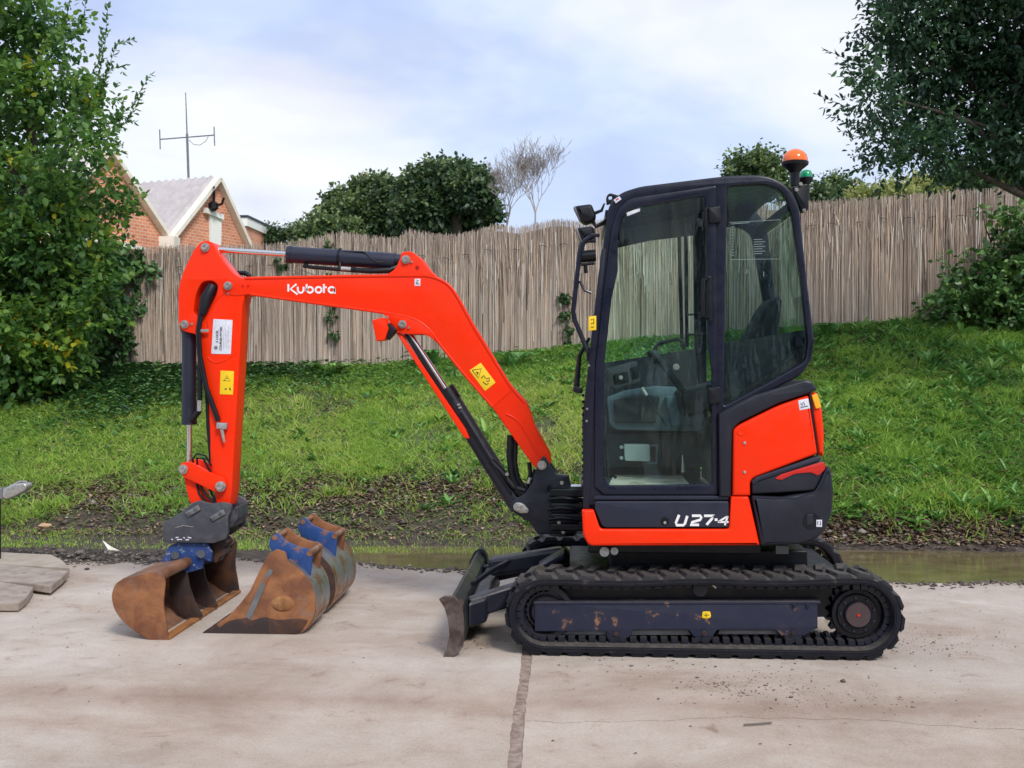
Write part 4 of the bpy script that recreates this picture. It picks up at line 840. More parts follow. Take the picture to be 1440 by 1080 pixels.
def make_track(y0, near):
    path = belt_path(.025); W_ = .30; mb = MB(); n = len(path); prof = [(-.024, 0.0, .012), (-.024, W_, .012)]
    vs = []
    for (x, z, a) in path:         # outward normal is to the right of travel
        nx_, nz_ = math.sin(a), -math.cos(a)
        for (o_, yy) in ((0, .010), (.0, W_-.010), (-.006, W_), (-.034, W_), (-.042, W_-.02), (-.042, .02), (-.034, 0), (-.006, 0)):
            vs.append((x+nx_*o_*1, y0+yy, z+nz_*o_))
    k = 8; fs = [(i*k+j, i*k+(j+1) % k, ((i+1) % n)*k+(j+1) % k, ((i+1) % n)*k+j) for i in range(n) for j in range(k)]
    mb.add(vs, fs); tr = mb.build('track', RUBBER, ex, 40)
    pl = belt_path(.1035)
    for (x, z, a) in pl:
        M = Matrix.Translation((x, y0, z)) @ Matrix.Rotation(-a, 4, 'Y'); inst('tread_lug', LUG, tr, M @ Matrix.Translation((0, 0, 0)))
    for (x, z, a) in pl[:]:
        pass
    off = belt_path(.1035/2)[1::2]
    for (x, z, a) in off[:len(pl)]:
        M = Matrix.Translation((x, y0+W_, z)) @ Matrix.Rotation(-a, 4, 'Y') @ Matrix.Diagonal((1, -1, 1, 1)); inst('tread_lug', LUG, tr, M)
    if near:
        for (x, z, a) in belt_path(.0505):
            inst('drive_link', LINK, tr, Matrix.Translation((x-math.sin(a)*.040, y0+(.10 if z > .3 and cl_i.x+.05 < x < cr_s.x-.1 else .05), z+math.cos(a)*.040)) @ Matrix.Rotation(-a, 4, 'Y'))
        # raised rib along the side of the belt
    vs = []
    for (x, z, a) in path:
        nx_, nz_ = math.sin(a), -math.cos(a)
        for (o_, yy) in ((-.020, -.003), (-.020, .004), (-.027, .004), (-.027, -.003)): vs.append((x+nx_*o_, y0+yy, z+nz_*o_))
    k = 4; fs = [(i*k+j, i*k+(j+1) % k, ((i+1) % n)*k+(j+1) % k, ((i+1) % n)*k+j) for i in range(n) for j in range(k)]
    MB().add(vs, fs).build('edge_rib', RUBBER, tr, 40)
    return tr
make_track(5.30, True); make_track(6.50, False)
def wheels(y0, near):
    fr = plate('track_frame', [(752, 846), (1148, 845), (1150, 847), (1150, 882), (1131, 894), (1098, 894), (1090, 886), (1008, 886), (1002, 896), (976, 896), (969, 886), (890, 886), (884, 897), (860, 897), (853, 888), (752, 888)], y0+.055, y0+.085, FRAMEM, ex, bevel=.004, r=2, Yp=y0+.055) if near else None
    if fr:
        MB().bar(P(751, 845.5, y0+.1), P(1151, 844.5, y0+.1), .10, .012, up=(0, 0, 1)).build('top_flange', FRAMEM, fr, 0, bevel=.002)
        plate('rear_web', [(752, 850), (1150, 850), (1150, 884), (1090, 890), (800, 890), (752, 885)], y0+.13, y0+.20, BLACK, fr)
        # the light-coloured inner ledge seen under the beam
        plate('lower_ledge', [(791, 890), (806, 886), (968, 886), (972, 893), (789, 893)], y0+.09, y0+.20, GREYM, fr, bevel=.002)
        plate('lower_ledge', [(1012, 886), (1090, 886), (1094, 892), (1010, 892)], y0+.09, y0+.20, GREYM, fr, bevel=.002)
        MB().box(P(740, 862, y0+.12), P(1165, 820, y0+.2) + Vector((0, .1, 0))).build('upper_rail', BLACK, fr, 0)
        for u in (1117, 1136): pin('bolt', u, 852, 3.2, y0+.054, FRAMEM, fr, .008)
        for u, v in ((866, 894), (990, 893), (1115, 893)):
            mb = MB().lathe(P(u, v-1, y0+.058), (0, 1, 0), [(0, .02), (0, .042), (.004, .047), (.02, .047), (.02, .03)], 24); ro = mb.build('roller_hub', STEEL, fr, 30); pin('roller_bolt', u, v-3, 3.4, y0+.055, RUSTDK, fr, .01)
            MB().lathe(P(u, v+2, y0+.10), (0, 1, 0), [(0, .04), (0, .062), (.05, .062), (.05, .045), (.10, .045), (.10, .06), (.13, .06)], 24).build('roller', BLACK, fr, 30)
        MB().lathe(P(985, 829, y0+.06), (0, 1, 0), [(0, .026), (.004, .036), (.14, .036)], 24).build('carrier_roller', STEEL, fr, 30)
        strokes('valve_stem', [[(993, 821), (1001, 821.5), (1007, 827)]], 2.2, y0+.055, ZINC, fr)
        plate('decal', [(988, 860), (999, 860), (1000, 868), (995, 870), (987, 869)], y0+.050, y0+.054, YELLOW, fr, bevel=.0005, r=2); strokes('decal_mark', [[(993, 862), (993, 868)], [(990, 865), (997, 865)]], .8, y0+.0495, INK, fr, .0006)
        MB().box(P(1120, 822, y0+.03), P(1176, 819, y0+.13)+Vector((0, .12, 0))).build('mud_guard', STEEL, fr, 0, bevel=.003)
    ci = Vector((cl_i.x, y0+.07, cl_i.z)); s_ = RL-.046
    MB().lathe(ci, (0, 1, 0), [(.03, .03), (.0, .05), (.0, .07), (.03, s_*.62), (.03, s_*.75), (.0, s_*.80), (0, s_*.97), (.01, s_), (.15, s_), (.16, s_*.9), (.16, .03)], 48).build('idler_wheel', STEEL if near else BLACK, ex, 30)
    cs = Vector((cr_s.x, y0+.07, cr_s.z)); s_ = RR-.050
    mb = MB(); nT = 17; pr = []
    for i in range(nT*4):
        a = 2*math.pi*i/(nT*4); r = s_*(1.0 if i % 4 in (0, 1) else .86); pr.append(cs+Vector((r*math.cos(a), .05, r*math.sin(a))))
    mb.prism(pr, (0, .04, 0)); sp = mb.build('sprocket', STEEL if near else BLACK, ex, 30)
    if near:
        MB().lathe(cs, (0, 1, 0), [(-.018, .02), (-.018, .060), (-.014, .064), (.0, .066), (.0, .095), (.012, .10), (.012, .118), (.05, .12)], 40).build('drive_hub', BLACK, sp, 30)
        MB().lathe(cs, (0, 1, 0), [(-.021, .004), (-.021, .058), (-.017, .060)], 40).build('hub_cap', HUBM, sp, 30)
        MB().lathe(cs, (0, 1, 0), [(-.027, .004), (-.026, .007), (-.020, .008)], 12).build('hub_plug', REDM, sp, 30)
        for k_ in range(9):
            a = 2*math.pi*k_/9+.3; c_ = cs+Vector((math.cos(a)*.082, -.004, math.sin(a)*.082)); MB().lathe(c_, (0, 1, 0), [(-.006, .006), (0, .0065)], 6).build('hub_bolt', FRAMEM, sp, 0)
HUBM = pbr('hub_cap_paint', (.055, .035, .038), .5, 0, (.08, .05, .05), 20)
wheels(5.30, True); wheels(6.50, False)
# chassis between the tracks
mb = MB(); a, c = P(800, 860, 5.62), P(1190, 790, 5.62); mb.box((a.x, 5.66, .14), (c.x, 6.44, .36))
mb.bar((a.x+.25, 5.45, .22), (a.x+.25, 6.65, .22), .16, .12); mb.bar((c.x-.35, 5.45, .22), (c.x-.35, 6.65, .22), .16, .12)
mb.build('chassis', BLACK, ex, 0, bevel=.01)
sw = P(955, 775, 6.05); MB().lathe((sw.x, 6.05, .34), (0, 0, 1), [(0, .36), (.02, .40), (.10, .40), (.12, .38), (.17, .38)], 40).build('slew_ring', BLACK, ex, 30)
mb = MB().box((P(827, 0, 5.6).x, 5.46, .48), (P(1066, 0, 5.6).x, 6.66, .56)); mb.box((P(860, 0, 5.6).x, 5.62, .30), (P(1140, 0, 5.6).x, 6.4, .48)); mb.build('belly_plate', BLACK, ex, 0, bevel=.01)
mb = MB(); mb.cyl(P(850, 776, 5.42), P(850, 776, 5.5), .024); mb.cyl(P(850, 776, 5.41), P(850, 776, 5.43), .014); hf = mb.build('hydraulic_fitting', ZINC, ex, 30)
MB().cyl(P(864, 775, 5.43), P(864, 775, 5.5), .019).build('hydraulic_fitting', ZINC, ex, 30)
mb = MB().box(P(1091, 779, 5.55), P(1109, 768, 5.55)+Vector((0, .08, 0))); mb.build('bracket', TANM if False else GREYM, ex, 0)
# ---------------------------------------------------------------- dozer blade
bl_prof = [(628, 838), (640, 838), (650, 851), (653, 880), (651, 910), (641, 922), (626, 927), (623, 924), (632, 914), (637, 895), (635, 872), (629, 855), (618, 846)]
yb0, yb1 = 5.27, 6.83
prof = [P(u, v, yb0) for u, v in [(638, 839), (649, 853), (653, 880), (650, 908), (640, 920), (627, 927), (625, 923), (637, 908), (642, 886), (640, 862), (631, 846)]]
BLADEM = pbr('blade_paint', (.020, .026, .032), .45, .1, (.05, .075, .05), 4, .5, .75, .2, 60, col3=(.14, .08, .055), lo3=.55, hi3=.68, sc3=7, dust=.3)
bo = MB().prism(prof, (0, yb1-yb0, 0)).build('dozer_blade', BLADEM, ex, 30, bevel=.003)
WEARM = pbr('worn_blade_edge', (.060, .040, .036), .5, .3, (.15, .12, .11), 14, .4, .65, .4, 80, col3=(.04, .03, .03), sc3=18)
e_ = [P(u, v, yb0-.012) for u, v in [(617, 843), (624, 839), (640, 839), (650, 852), (653, 880), (651, 910), (640, 923), (626, 928), (622, 926), (628, 912), (632, 893), (630, 872), (625, 855)]]
MB().prism(e_, (0, .026, 0)).build('blade_end', WEARM, bo, 30, bevel=.003)
f_ = [(660, 800), (664, 781), (669, 773), (676, 771), (682, 775), (686, 800), (689, 840), (668, 840)]
plate('tie_down_ear', [(655, 832), (660, 790), (667, 775, 5), (678, 770, 5), (684, 780, 5), (688, 812), (690, 850), (660, 860)], 6.62, 6.645, BLADEM, bo, holes=[[(672, 780, 2), (678, 779, 2), (679, 791, 2), (674, 793, 2)]], bevel=.003)
for yy in (5.72, 6.38):
    pa, pb = P(645, 868, yb0), P(800, 815, yy)
    q0 = Vector((P(652, 870, yb0).x, yy+(.10 if yy > 6 else -.16), .175)); q1 = Vector((P(790, 800, yy).x, yy, .30))
    MB().bar(q0, q1, .08, .105).build('push_arm', STEEL, bo, 0, bevel=.012)
mb = MB(); xb = P(653, 870, yb0).x
mb.prism([(xb, 5.46, .09), (xb+.09, 5.52, .11), (xb+.09, 6.46, .11), (xb, 6.54, .09)], (0, 0, .13)); mb.build('blade_frame', STEEL, bo, 0, bevel=.015)
MB().tube([Vector((xb+.02, 5.5, .31)), Vector((xb+.10, 5.7, .345)), Vector((xb+.17, 6.0, .34)), Vector((xb+.2, 6.1, .33))], .014, 8).build('hose', BLACK, bo)
MB().bar(Vector((xb+.06, 6.05, .30)), P(793, 781, 6.05), .11, .10).build('blade_cylinder', STEEL, bo, 0, bevel=.02)
plate('cylinder_guard', [(757, 798), (793, 778), (793, 786), (764, 803)], 5.75, 5.95, STEEL, ex, bevel=.004)
# ---------------------------------------------------------------- upper body
YN, YB = 5.36, 6.74
plate('side_skirt', [(818, 717, 3), (835, 717, 2), (844, 744, 5), (1025, 744, 3), (1028, 698), (1053, 698, 3), (1069, 767, 2), (828, 768, 7), (820, 753, 6)], YN, YN+.05, ORANGE, ex, bevel=.012, Yp=YN)
plate('body_core', [(824, 706), (1050, 700), (1060, 765), (832, 765)], YN+.06, YB, BLACK, ex, Yp=YN)
pn = plate('side_panel', [(835, 706, 3), (1024, 706, 3), (1024, 741, 3), (848, 741, 5), (837, 718)], YN-.004, YN+.03, NAVYP, ex, bevel=.008, Yp=YN) if False else None
NAVYP = pbr('navy_panel', (.014, .017, .036), .42, 0, (.019, .022, .042), 5, .4, .7, .03, 200, coat=.1, dust=.05, spec=.4)
pn = plate('side_panel', [(836, 705, 4), (1025, 705, 3), (1025, 742, 3), (848, 742, 6), (837, 717)], YN+.002, YN+.04, NAVYP, ex, bevel=.006, Yp=YN)
plate('panel_lip', [(835, 698), (1025, 698), (1025, 703), (835, 703)], YN+.012, YN+.05, NAVYP, ex, bevel=.003, Yp=YN)
MB().lathe(P(935, 733, YN+.002), (0, 1, 0), [(-.002, .012), (-.004, .014), (-.004, .019), (0, .021)], 24).build('lock', BLACK, pn)
MB().lathe(P(935, 735, YN-.002), (0, 1, 0), [(-.006, .003), (-.006, .007), (0, .008)], 16).build('lock_barrel', ZINC, pn)
yt = YN-.0005
U27 = [[(955, 724), (950.5, 735), (951.5, 738.5), (961, 738.5), (963, 736.5), (966.5, 725.5)], [(973, 725.2), (985, 725.2), (986.3, 727.5), (984.5, 731), (973, 734.5), (970.5, 738), (983, 738)], [(990, 725.3), (1004.5, 725.3), (1001, 729.5), (993.5, 738)], [(1005, 730.8), (1009, 730.8)], ]
strokes('model_lettering', U27, 3.6, yt, WHITE, pn, .0015); strokes('model_lettering', [[(1019.2, 738.6), (1023.3, 725.8)], [(1022.5, 726.3), (1010.8, 733.4)], [(1009.5, 734), (1024.5, 734)]], 2.6, yt, WHITE, pn, .0012)
# rear quarter
cover = plate('rear_cover', [(1011, 582), (1060, 556), (1132, 534, 4), (1142, 536, 4), (1150, 548, 3), (1138, 553), (1095, 567), (1040, 594, 4), (1030, 604, 4), (1028, 699), (1012, 699)], YN-.004, YN+.08, NAVY, ex, bevel=.012, Yp=YN)
hood = plate('engine_hood', [(1031, 604, 4), (1040, 597, 4), (1095, 570, 12), (1137, 556, 3), (1150, 638, 3), (1137, 643, 4), (1060, 672, 4), (1055, 678, 4), (1055, 697), (1030, 697)], YN-.006, YN+.08, ORANGE, ex, bevel=.014, Yp=YN)
plate('hood_core', [(1034, 604), (1135, 560), (1150, 640), (1156, 690), (1040, 697)], YN+.08, YB-.06, BLACK, ex, Yp=YN)
plate('hood_top', [(1014, 580), (1132, 534, 6), (1146, 540, 5), (1150, 556), (1036, 600)], YN+.085, YB-.05, NAVY, ex, bevel=.02, Yp=YN)
rr_h = plate('rear_hood', [(1139, 554), (1149, 551, 4), (1157, 578, 4), (1160, 610), (1159, 642), (1151, 640)], YN+.004, YB-.05, ORANGE, ex, bevel=.02, Yp=YN)
plate('tail_lamp', [(1141, 556, 2), (1149, 553, 2), (1155, 573, 2), (1147, 575, 2)], YN-.008, YN+.02, LAMP_Y, rr_h, bevel=.003, Yp=YN)
plate('hood_latch', [(1138, 553), (1141, 553), (1151, 640), (1148.5, 640)], YN-.001, YN+.01, BLACK, rr_h, bevel=.001, Yp=YN)
for v in (623, 664): MB().lathe(P(1047, v, YN-.006), (0, 1, 0), [(-.006, .003), (-.005, .007), (0, .008)], 12).build('hood_screw', ZINC, hood)
MB().lathe(P(1042, 607, YN-.005), (0, 1, 0), [(-.003, .012), (-.004, .014), (-.004, .018), (0, .020)], 24).build('round_emblem', ORANGE, hood)
stk = plate('sticker', [(1122, 563, 1), (1136, 560, 1), (1139, 574, 1), (1124, 577, 1)], YN-.0075, YN-.0060, PAPER, hood, bevel=.0003, Yp=YN)
strokes('sticker_print', [[(1126, 567), (1128, 570), (1130, 565.5), (1132, 570)], [(1126, 573), (1136, 571)]], 1.1, YN-.0078, INK, hood, .0003)
plate('vent_panel', [(1057, 678, 3), (1100, 661), (1150, 645, 3), (1158, 648, 3), (1161, 660, 3), (1146, 690, 4), (1080, 694), (1058, 695, 3)], YN-.004, YN+.08, NAVY, ex, bevel=.012, Yp=YN)
plate('vent_ridge', [(1056, 677), (1062, 671), (1149, 641), (1156, 643), (1150, 648), (1066, 676), (1060, 682)], YN-.014, YN+.02, NAVYP, ex, bevel=.005, Yp=YN, r=2)
plate('red_stripe', [(1089, 673, 2), (1097, 667, 3), (1156, 649, 2), (1160, 653, 2), (1160, 660, 2), (1150, 669, 3), (1140, 664, 3), (1118, 666, 3), (1098, 675, 2)], YN-.009, YN+.01, REDM, ex, bevel=.003, Yp=YN)
# counterweight with rounded plan: stacked slices pull in towards both sides
cwp = [(1057, 697, 3), (1100, 699), (1146, 691, 6), (1162, 656, 4), (1168, 657, 3), (1172, 686, 8), (1170, 726, 14), (1153, 756, 14), (1128, 765, 8), (1070, 768, 3)]
plate('counterweight', cwp, YN-.012, YB, NAVY, ex, bevel=.018, Yp=YN)
cw = ex.children[-1]
mb = MB(); cc = P(1141, 733, YN-.012); mb.lathe(cc, (0, 1, 0), [(-.002, .03), (-.003, .040), (0, .041)], 28); mb.build('tie_hole', BLACK, cw)
plate('grab_recess', [(1134, 724, 3), (1144, 722, 3), (1144, 738, 3), (1134, 740, 3)], YN-.018, YN-.01, STEEL, cw, bevel=.003)
plate('sticker', [(1148, 731), (1156, 731), (1156, 741), (1148, 741)], YN-.0185, YN-.017, PAPER, cw, bevel=.0003); strokes('sticker_print', [[(1150, 733), (1150, 738)], [(1152.5, 733), (1154, 733), (1154, 738), (1152.5, 738)]], .9, YN-.019, INK, cw, .0003)
strokes('crease', [[(1059, 699), (1090, 701), (1120, 700), (1146, 692), (1154, 680), (1163, 658)]], 1.6, YN-.012, NAVYP, cw, .002)
# ---------------------------------------------------------------- cab
CN, CF = 5.40, 6.34                                            # near and far faces
outer = [(856, 288, 10), (872, 271, 14), (900, 262, 10), (1022, 247, 20), (1080, 246, 24), (1110, 262, 24), (1124, 290, 14), (1135, 392, 10), (1145, 475, 10), (1143, 503, 12), (1128, 528, 14), (1070, 556), (1015, 583, 4), (1013, 698), (822, 712), (820, 600), (833, 480), (848, 350)]
doorhole = [(873, 292, 16), (884, 282, 10), (1004, 264, 3), (1007, 693, 3), (846, 693), (839, 684), (839, 520), (852, 400), (862, 320)]
rearhole = [(1023, 262, 5), (1075, 258, 22), (1103, 268, 22), (1114, 300, 12), (1127, 395, 10), (1137, 482, 8), (1133, 508, 8), (1080, 538), (1018, 571, 4)]
cab = plate('cab_frame', outer, CN, CN+.06, CABM, ex, holes=[doorhole, rearhole], bevel=.010, Yp=CN)
# far side frame with its own window openings
def far(pts, Ya=CN): return pts
farhole1 = [(880, 300, 14), (1002, 276, 4), (1004, 486), (848, 520), (842, 515), (858, 400)]
farhole2 = [(1025, 286, 6), (1075, 284, 22), (1098, 296, 18), (1128, 470, 10), (1120, 497, 8), (1024, 540, 5)]
plate('cab_frame_far_side', outer, CF-.05, CF, CABM, ex, holes=[farhole1, farhole2], bevel=.008, Yp=CN)
# roof: follows the top of the outline between both sides
def strip(name, pts, ya, yb, th, mat, parent, bevel=.006):
    q = [P(u, v, CN) for u, v in pts]; lo = [p+Vector((0, 0, -th)) for p in q]
    return MB().prism([Vector((p.x, ya, p.z)) for p in q]+[Vector((p.x, ya, p.z)) for p in lo[::-1]], (0, yb-ya, 0)).build(name, mat, parent, 40, bevel=bevel)
strip('roof', [(872, 273), (900, 264), (960, 256), (1022, 249), (1080, 249), (1100, 256)], CN+.03, CF-.03, .035, CABM, ex)
# slight crown on top of the roof
strip('roof_crown', [(905, 258), (1020, 244), (1078, 244)], CN+.10, CF-.10, .02, CABM, ex, bevel=.008)
def skew(name, pts, w_, mat, ya=CN+.04, yb=CF-.04):  # cross members between the two sides
    for (u, v) in pts: MB().bar(Vector((P(u, v, CN).x, ya, P(u, v, CN).z)), Vector((P(u, v, CN).x, yb, P(u, v, CN).z)), w_, w_).build(name, mat, ex, 0)
skew('cross_member', [(858, 300), (832, 500), (824, 690), (1128, 480), (1116, 290)], .045, CABM)
def pane(name, pts, Yc, mat, parent, th=.005): return plate(name, pts, Yc, Yc+th, mat, parent, bevel=.0005, Yp=CN)
# windscreen and rear window (across the cab)
def cross_pane(name, u0, v0, u1, v1, mat):
    a, c = P(u0, v0, CN), P(u1, v1, CN); mb = MB(); t_ = Vector((.004, 0, 0))
    mb.prism([Vector((a.x, CN+.06, a.z)), Vector((c.x, CN+.06, c.z)), Vector((c.x, CF-.06, c.z)), Vector((a.x, CF-.06, a.z))], t_); return mb.build(name, mat, ex, 0)
cross_pane('windscreen', 853, 300, 833, 500, GLASS); cross_pane('lower_windscreen', 832, 505, 824, 690, GLASS); cross_pane('rear_window', 1120, 300, 1140, 475, GLASSR)
# door
dn = CN-.012
door = plate('door', [(869, 294, 16), (884, 279, 10), (1007, 261, 3), (1010, 696, 3), (850, 696), (836, 684), (837, 520), (850, 400), (860, 320)], dn, dn+.03, CABM, ex, holes=[[(869, 330, 6), (876, 303, 8), (886, 294, 8), (992, 275, 4), (995, 480), (1001, 520), (1002, 681, 5), (856, 683, 6), (849, 672, 6), (850, 512), (860, 420), (869, 380)]], bevel=.005, Yp=dn)
pane('door_glass', [(872, 296, 14), (884, 284, 8), (1002, 268, 3), (1004, 688, 3), (846, 688, 5), (842, 684), (843, 520), (854, 400), (864, 320)], dn+.012, GLASS, door)
# dark printed border of the glass around the seal
hg = MB(); 
for v in (298, 552):
    plate('hinge', [(996, v-6, 2), (1013, v-8, 2), (1015, v+14, 2), (998, v+16, 2)], dn-.016, dn+.004, BLACK, door, bevel=.003)
MB().tube([P(995, 292, dn-.02), P(992, 294, dn-.035), P(992, 318, dn-.035), P(995, 326, dn-.02)], .008, 8).build('door_catch', BLACK, door)
MB().tube([P(996, 391, dn), P(989, 394, dn-.05), P(988, 418, dn-.055), P(989, 444, dn-.05), P(996, 448, dn)], .010, 10).build('door_handle', BLACK, door)
plate('handle_plate', [(992, 388, 3), (1001, 388, 3), (1002, 452, 3), (994, 452, 3)], dn-.008, dn+.002, BLACK, door, bevel=.002)
plate('door_sticker', [(881, 299), (900, 292), (900, 297), (882, 304)], dn+.009, dn+.0115, PAPER, door, bevel=.0003); plate('paper_tag', [(980, 306, 3), (988, 308, 3), (988, 319, 3), (982, 319, 3)], dn+.02, dn+.024, INTER, door, bevel=.001)
# rear side window
pane('rear_side_window', [(1020, 258, 5), (1075, 254, 22), (1106, 266, 22), (1118, 300, 12), (1130, 395, 10), (1140, 482, 8), (1136, 512, 8), (1082, 541), (1016, 575, 4)], CN+.02, GLASSR, ex)
rw = ex.children[-1]
# dark lower part of the rear quarter (inside panel) and its outline print
plate('inner_panel', [(1018, 482), (1060, 476), (1141, 462), (1141, 500), (1132, 520), (1018, 576)], CN+.10, CN+.13, SEATM, ex, bevel=.004, Yp=CN)
FR = pbr('faint_print', (.20, .27, .27), .6)
strokes('printed_frame', [[(1026, 313), (1097, 309), (1097, 364), (1028, 365)]], .7, CN+.0195, FR, rw, .0003)
strokes('printed_lines', [[(1028, 315), (1054, 313)]]+[[(1029, 319+4*i), (1032, 319+4*i)] for i in range(11)]+[[(1060, 337+3.3*i), (1072+4*(i % 2), 336.6+3.3*i)] for i in range(7)]+[[(1050, 385), (1050, 378), (1053, 383)], [(1074, 382), (1074, 389)]], .8, CN+.0195, FR, rw, .0003)
strokes('window_edge_print', [[(1015, 581), (1080, 548), (1126, 523), (1139, 505), (1144, 478)]], 2.2, CN-.001, CABM, cab, .003)
MB().lathe(P(1046, 515, CN+.10), (0, 1, 0), [(-.006, .004), (-.006, .010), (0, .011)], 16).build('round_plug', INTER, ex)
# sunshade band at the top of the door opening
plate('sun_blind', [(884, 290), (1004, 268), (1003, 300), (930, 309), (876, 321)], CF-.075, CF-.06, INTER, ex, bevel=.002, Yp=CN)
# far side pillar (two uprights) and far window bars
for u0, u1 in ((954, 959), (964, 966)):
    MB().bar(P(u0, 305, 6.30), P(u1, 488, 6.30), .020, .020).build('far_side_bar', CABM, ex, 0)
for v in (442.5, 470.5): MB().tube([P(967, v, 6.27), P(1000, v-1, 6.27)], .006, 8).build('guard_rail', CABM, ex)
pane('far_side_window', [(876, 296), (1004, 276), (1006, 492), (846, 524), (855, 400)], CF-.03, GLASS, ex); pane('far_rear_window', [(1022, 284), (1078, 282), (1100, 296), (1130, 474), (1122, 500), (1022, 544)], CF-.03, GLASSR, ex)
# ---- inside the cab
plate('far_wall', [(846, 510), (1004, 486), (1010, 560), (1012, 696), (832, 700), (836, 560)], CF-.10, CF-.06, INTER, ex, bevel=.002, Yp=CN)
plate('side_console', [(858, 562, 4), (884, 552), (932, 545), (1008, 548), (1008, 614), (870, 611, 5), (862, 604, 4)], 6.02, 6.2, INTERL, ex, bevel=.01, Yp=5.6)
fl = MB().box((P(838, 0, CN).x, CN+.05, P(0, 696, CN).z), (P(1010, 0, CN).x, CF-.06, P(0, 688, CN).z)); fl.build('cab_floor', INTER, ex, 0)
za = P(0, 687, CN).z; q = [G(u, v, za) for u, v in ((856, 684), (972, 685), (952, 664), (866, 664))]
MB().prism(q, (0, 0, .008)).build('floor_mat', MATM, ex, 0)
plate('seat_base', [(1010, 600), (1100, 565), (1110, 640), (1010, 690)], 5.62, 6.15, SEATM, ex, bevel=.03, Yp=CN)
st_ = plate('seat', [(960, 552, 8), (1062, 528, 8), (1066, 560, 8), (968, 590, 8)], 5.62, 6.12, SEATM, ex, bevel=.03, Yp=5.5)
sx_ = plate('seat_back', [(1040, 520, 8), (1086, 430, 12), (1102, 412, 10), (1110, 417, 10), (1104, 470, 10), (1075, 545, 8)], 5.66, 6.08, SEATM, ex, bevel=.03, Yp=5.5)
plate('console_fold', [(866, 566, 3), (900, 556), (936, 560, 3), (930, 600, 3), (868, 600, 3)], 5.99, 6.03, INTER, ex, bevel=.008, Yp=5.6); plate('console_box', [(944, 560, 4), (1008, 552), (1008, 604), (954, 606, 4)], 5.96, 6.05, INTERL, ex, bevel=.012, Yp=5.6)
cn_ = plate('control_console', [(853, 519, 4), (896, 507, 4), (902, 538, 4), (862, 549, 4)], 5.56, 5.84, INTER, ex, bevel=.01, Yp=5.56)
plate('console_recess', [(886, 517, 1), (897, 514, 1), (899, 530, 1), (889, 533, 1)], 5.552, 5.562, BLACK, cn_, bevel=.001, Yp=5.56); plate('console_panel', [(862, 527, 1), (882, 522, 1), (884, 536, 1), (865, 540, 1)], 5.552, 5.562, BLACK, cn_, bevel=.001, Yp=5.56)
MB().lathe(P(873, 531, 5.55), (0, 1, 0), [(-.006, .004), (-.005, .010), (0, .011)], 16).build('ignition_lock', ZINC, cn_)
MB().tube([P(921, 512, 5.75), P(922, 487, 5.75), P(928, 483, 5.75), P(952, 477, 5.75), P(960, 480, 5.75), P(962, 492, 5.75)], .010, 8).build('grab_bar', BLACK, ex)
MB().bar(P(918, 494, 5.6), P(962, 552, 5.7), .035, .03).build('armrest', INTER, ex, 0, bevel=.008)
pin('armrest_bolt', 951, 516, 4.5, 5.57, ZINC, ex, .008)
plate('monitor', [(910, 494, 2), (925, 492, 2), (926, 500, 2), (914, 503, 2)], 5.7, 5.8, BLACK, ex, bevel=.004)
MB().tube([P(905, 548, 5.6), P(918, 570, 5.58), P(938, 600, 5.56)], .006, 8).build('gas_strut', BLACK, ex); MB().tube([P(903, 545, 5.6), P(910, 556, 5.59)], .008, 8).build('strut_end', ZINC, ex)
bx = plate('light_box', [(878, 625, 2), (914, 625, 2), (914, 649, 2), (879, 648, 2)], 6.05, 6.12, LGREY, ex, bevel=.004); plate('box_bracket', [(915, 625), (925, 625), (925, 652), (910, 652), (910, 650), (922, 650), (922, 628), (915, 628)], 6.06, 6.07, INTERL, bx, bevel=.001)
for v in (629, 644): pin('box_screw', 874, v, 2.5, 6.05, LGREY, bx, .006)
plate('pedal_wall', [(852, 614), (1008, 612), (1008, 662), (856, 662)], 6.13, 6.16, INTER, ex, bevel=.002, Yp=5.9)
MB().tube([P(961, 664, 5.7), P(961, 655, 5.7), P(960, 640, 5.7)], [.012, .009, .004], 8).build('pedal_lever', ZINC, ex)
MB().tube([P(845, 560, 5.8), P(853, 590, 5.75), P(850, 630, 5.75), P(856, 668, 5.8)], .009, 8).build('cable', BLACK, ex); MB().tube([P(848, 575, 5.7), P(846, 610, 5.7), P(855, 660, 5.72), P(866, 672, 5.75)], .008, 8).build('cable', BLACK, ex)
# ---- outside of the cab front: pillar, grab rail, lights, mirror
plate('front_pillar_trim', [(846, 350), (852, 350), (838, 490), (829, 715), (820, 715), (820, 600), (831, 480)], CN-.006, CN+.05, CABM, ex, bevel=.003, Yp=CN)
for v in (514, 575, 592): pin('pillar_screw', 828-(v-514)*.04, v, 1.6, CN-.006, ZINC, ex, .003)
dc = plate('warning_decal', [(828, 445), (838.5, 444), (838.5, 464), (827.5, 465)], CN-.0085, CN-.0065, YELLOW, ex, bevel=.0003); strokes('decal_mark', [[(831, 450), (835, 448), (835, 455), (831, 455)], [(831, 460), (835, 460)]], 1.2, CN-.009, INK, dc, .0003)
dr = plate('roof_decal', [(863, 281), (871, 276), (874, 280), (866, 286)], CN-.013, CN-.011, PAPER, ex, bevel=.0003); strokes('decal_mark', [[(866, 281.5), (870, 279)]], 1.8, CN-.0135, REDM, dr, .0003)
gy = 5.43
MB().tube([P(838, 338, gy), P(826, 338, gy), P(818, 343, gy), P(815, 356, gy), P(806, 438, gy), P(808, 450, gy), P(825, 490, gy), P(830, 495, gy)], .0125, 10).build('grab_rail', CABM, ex)
MB().tube([P(815, 395, gy), P(822, 408, gy), P(832, 412, gy)], .007, 8).build('rail_stay', CABM, ex); MB().tube([P(818, 352, gy), P(822, 338, gy-.02), P(832, 331, gy-.02), P(842, 331, gy)], .010, 8).build('rail_hoop', CABM, ex)
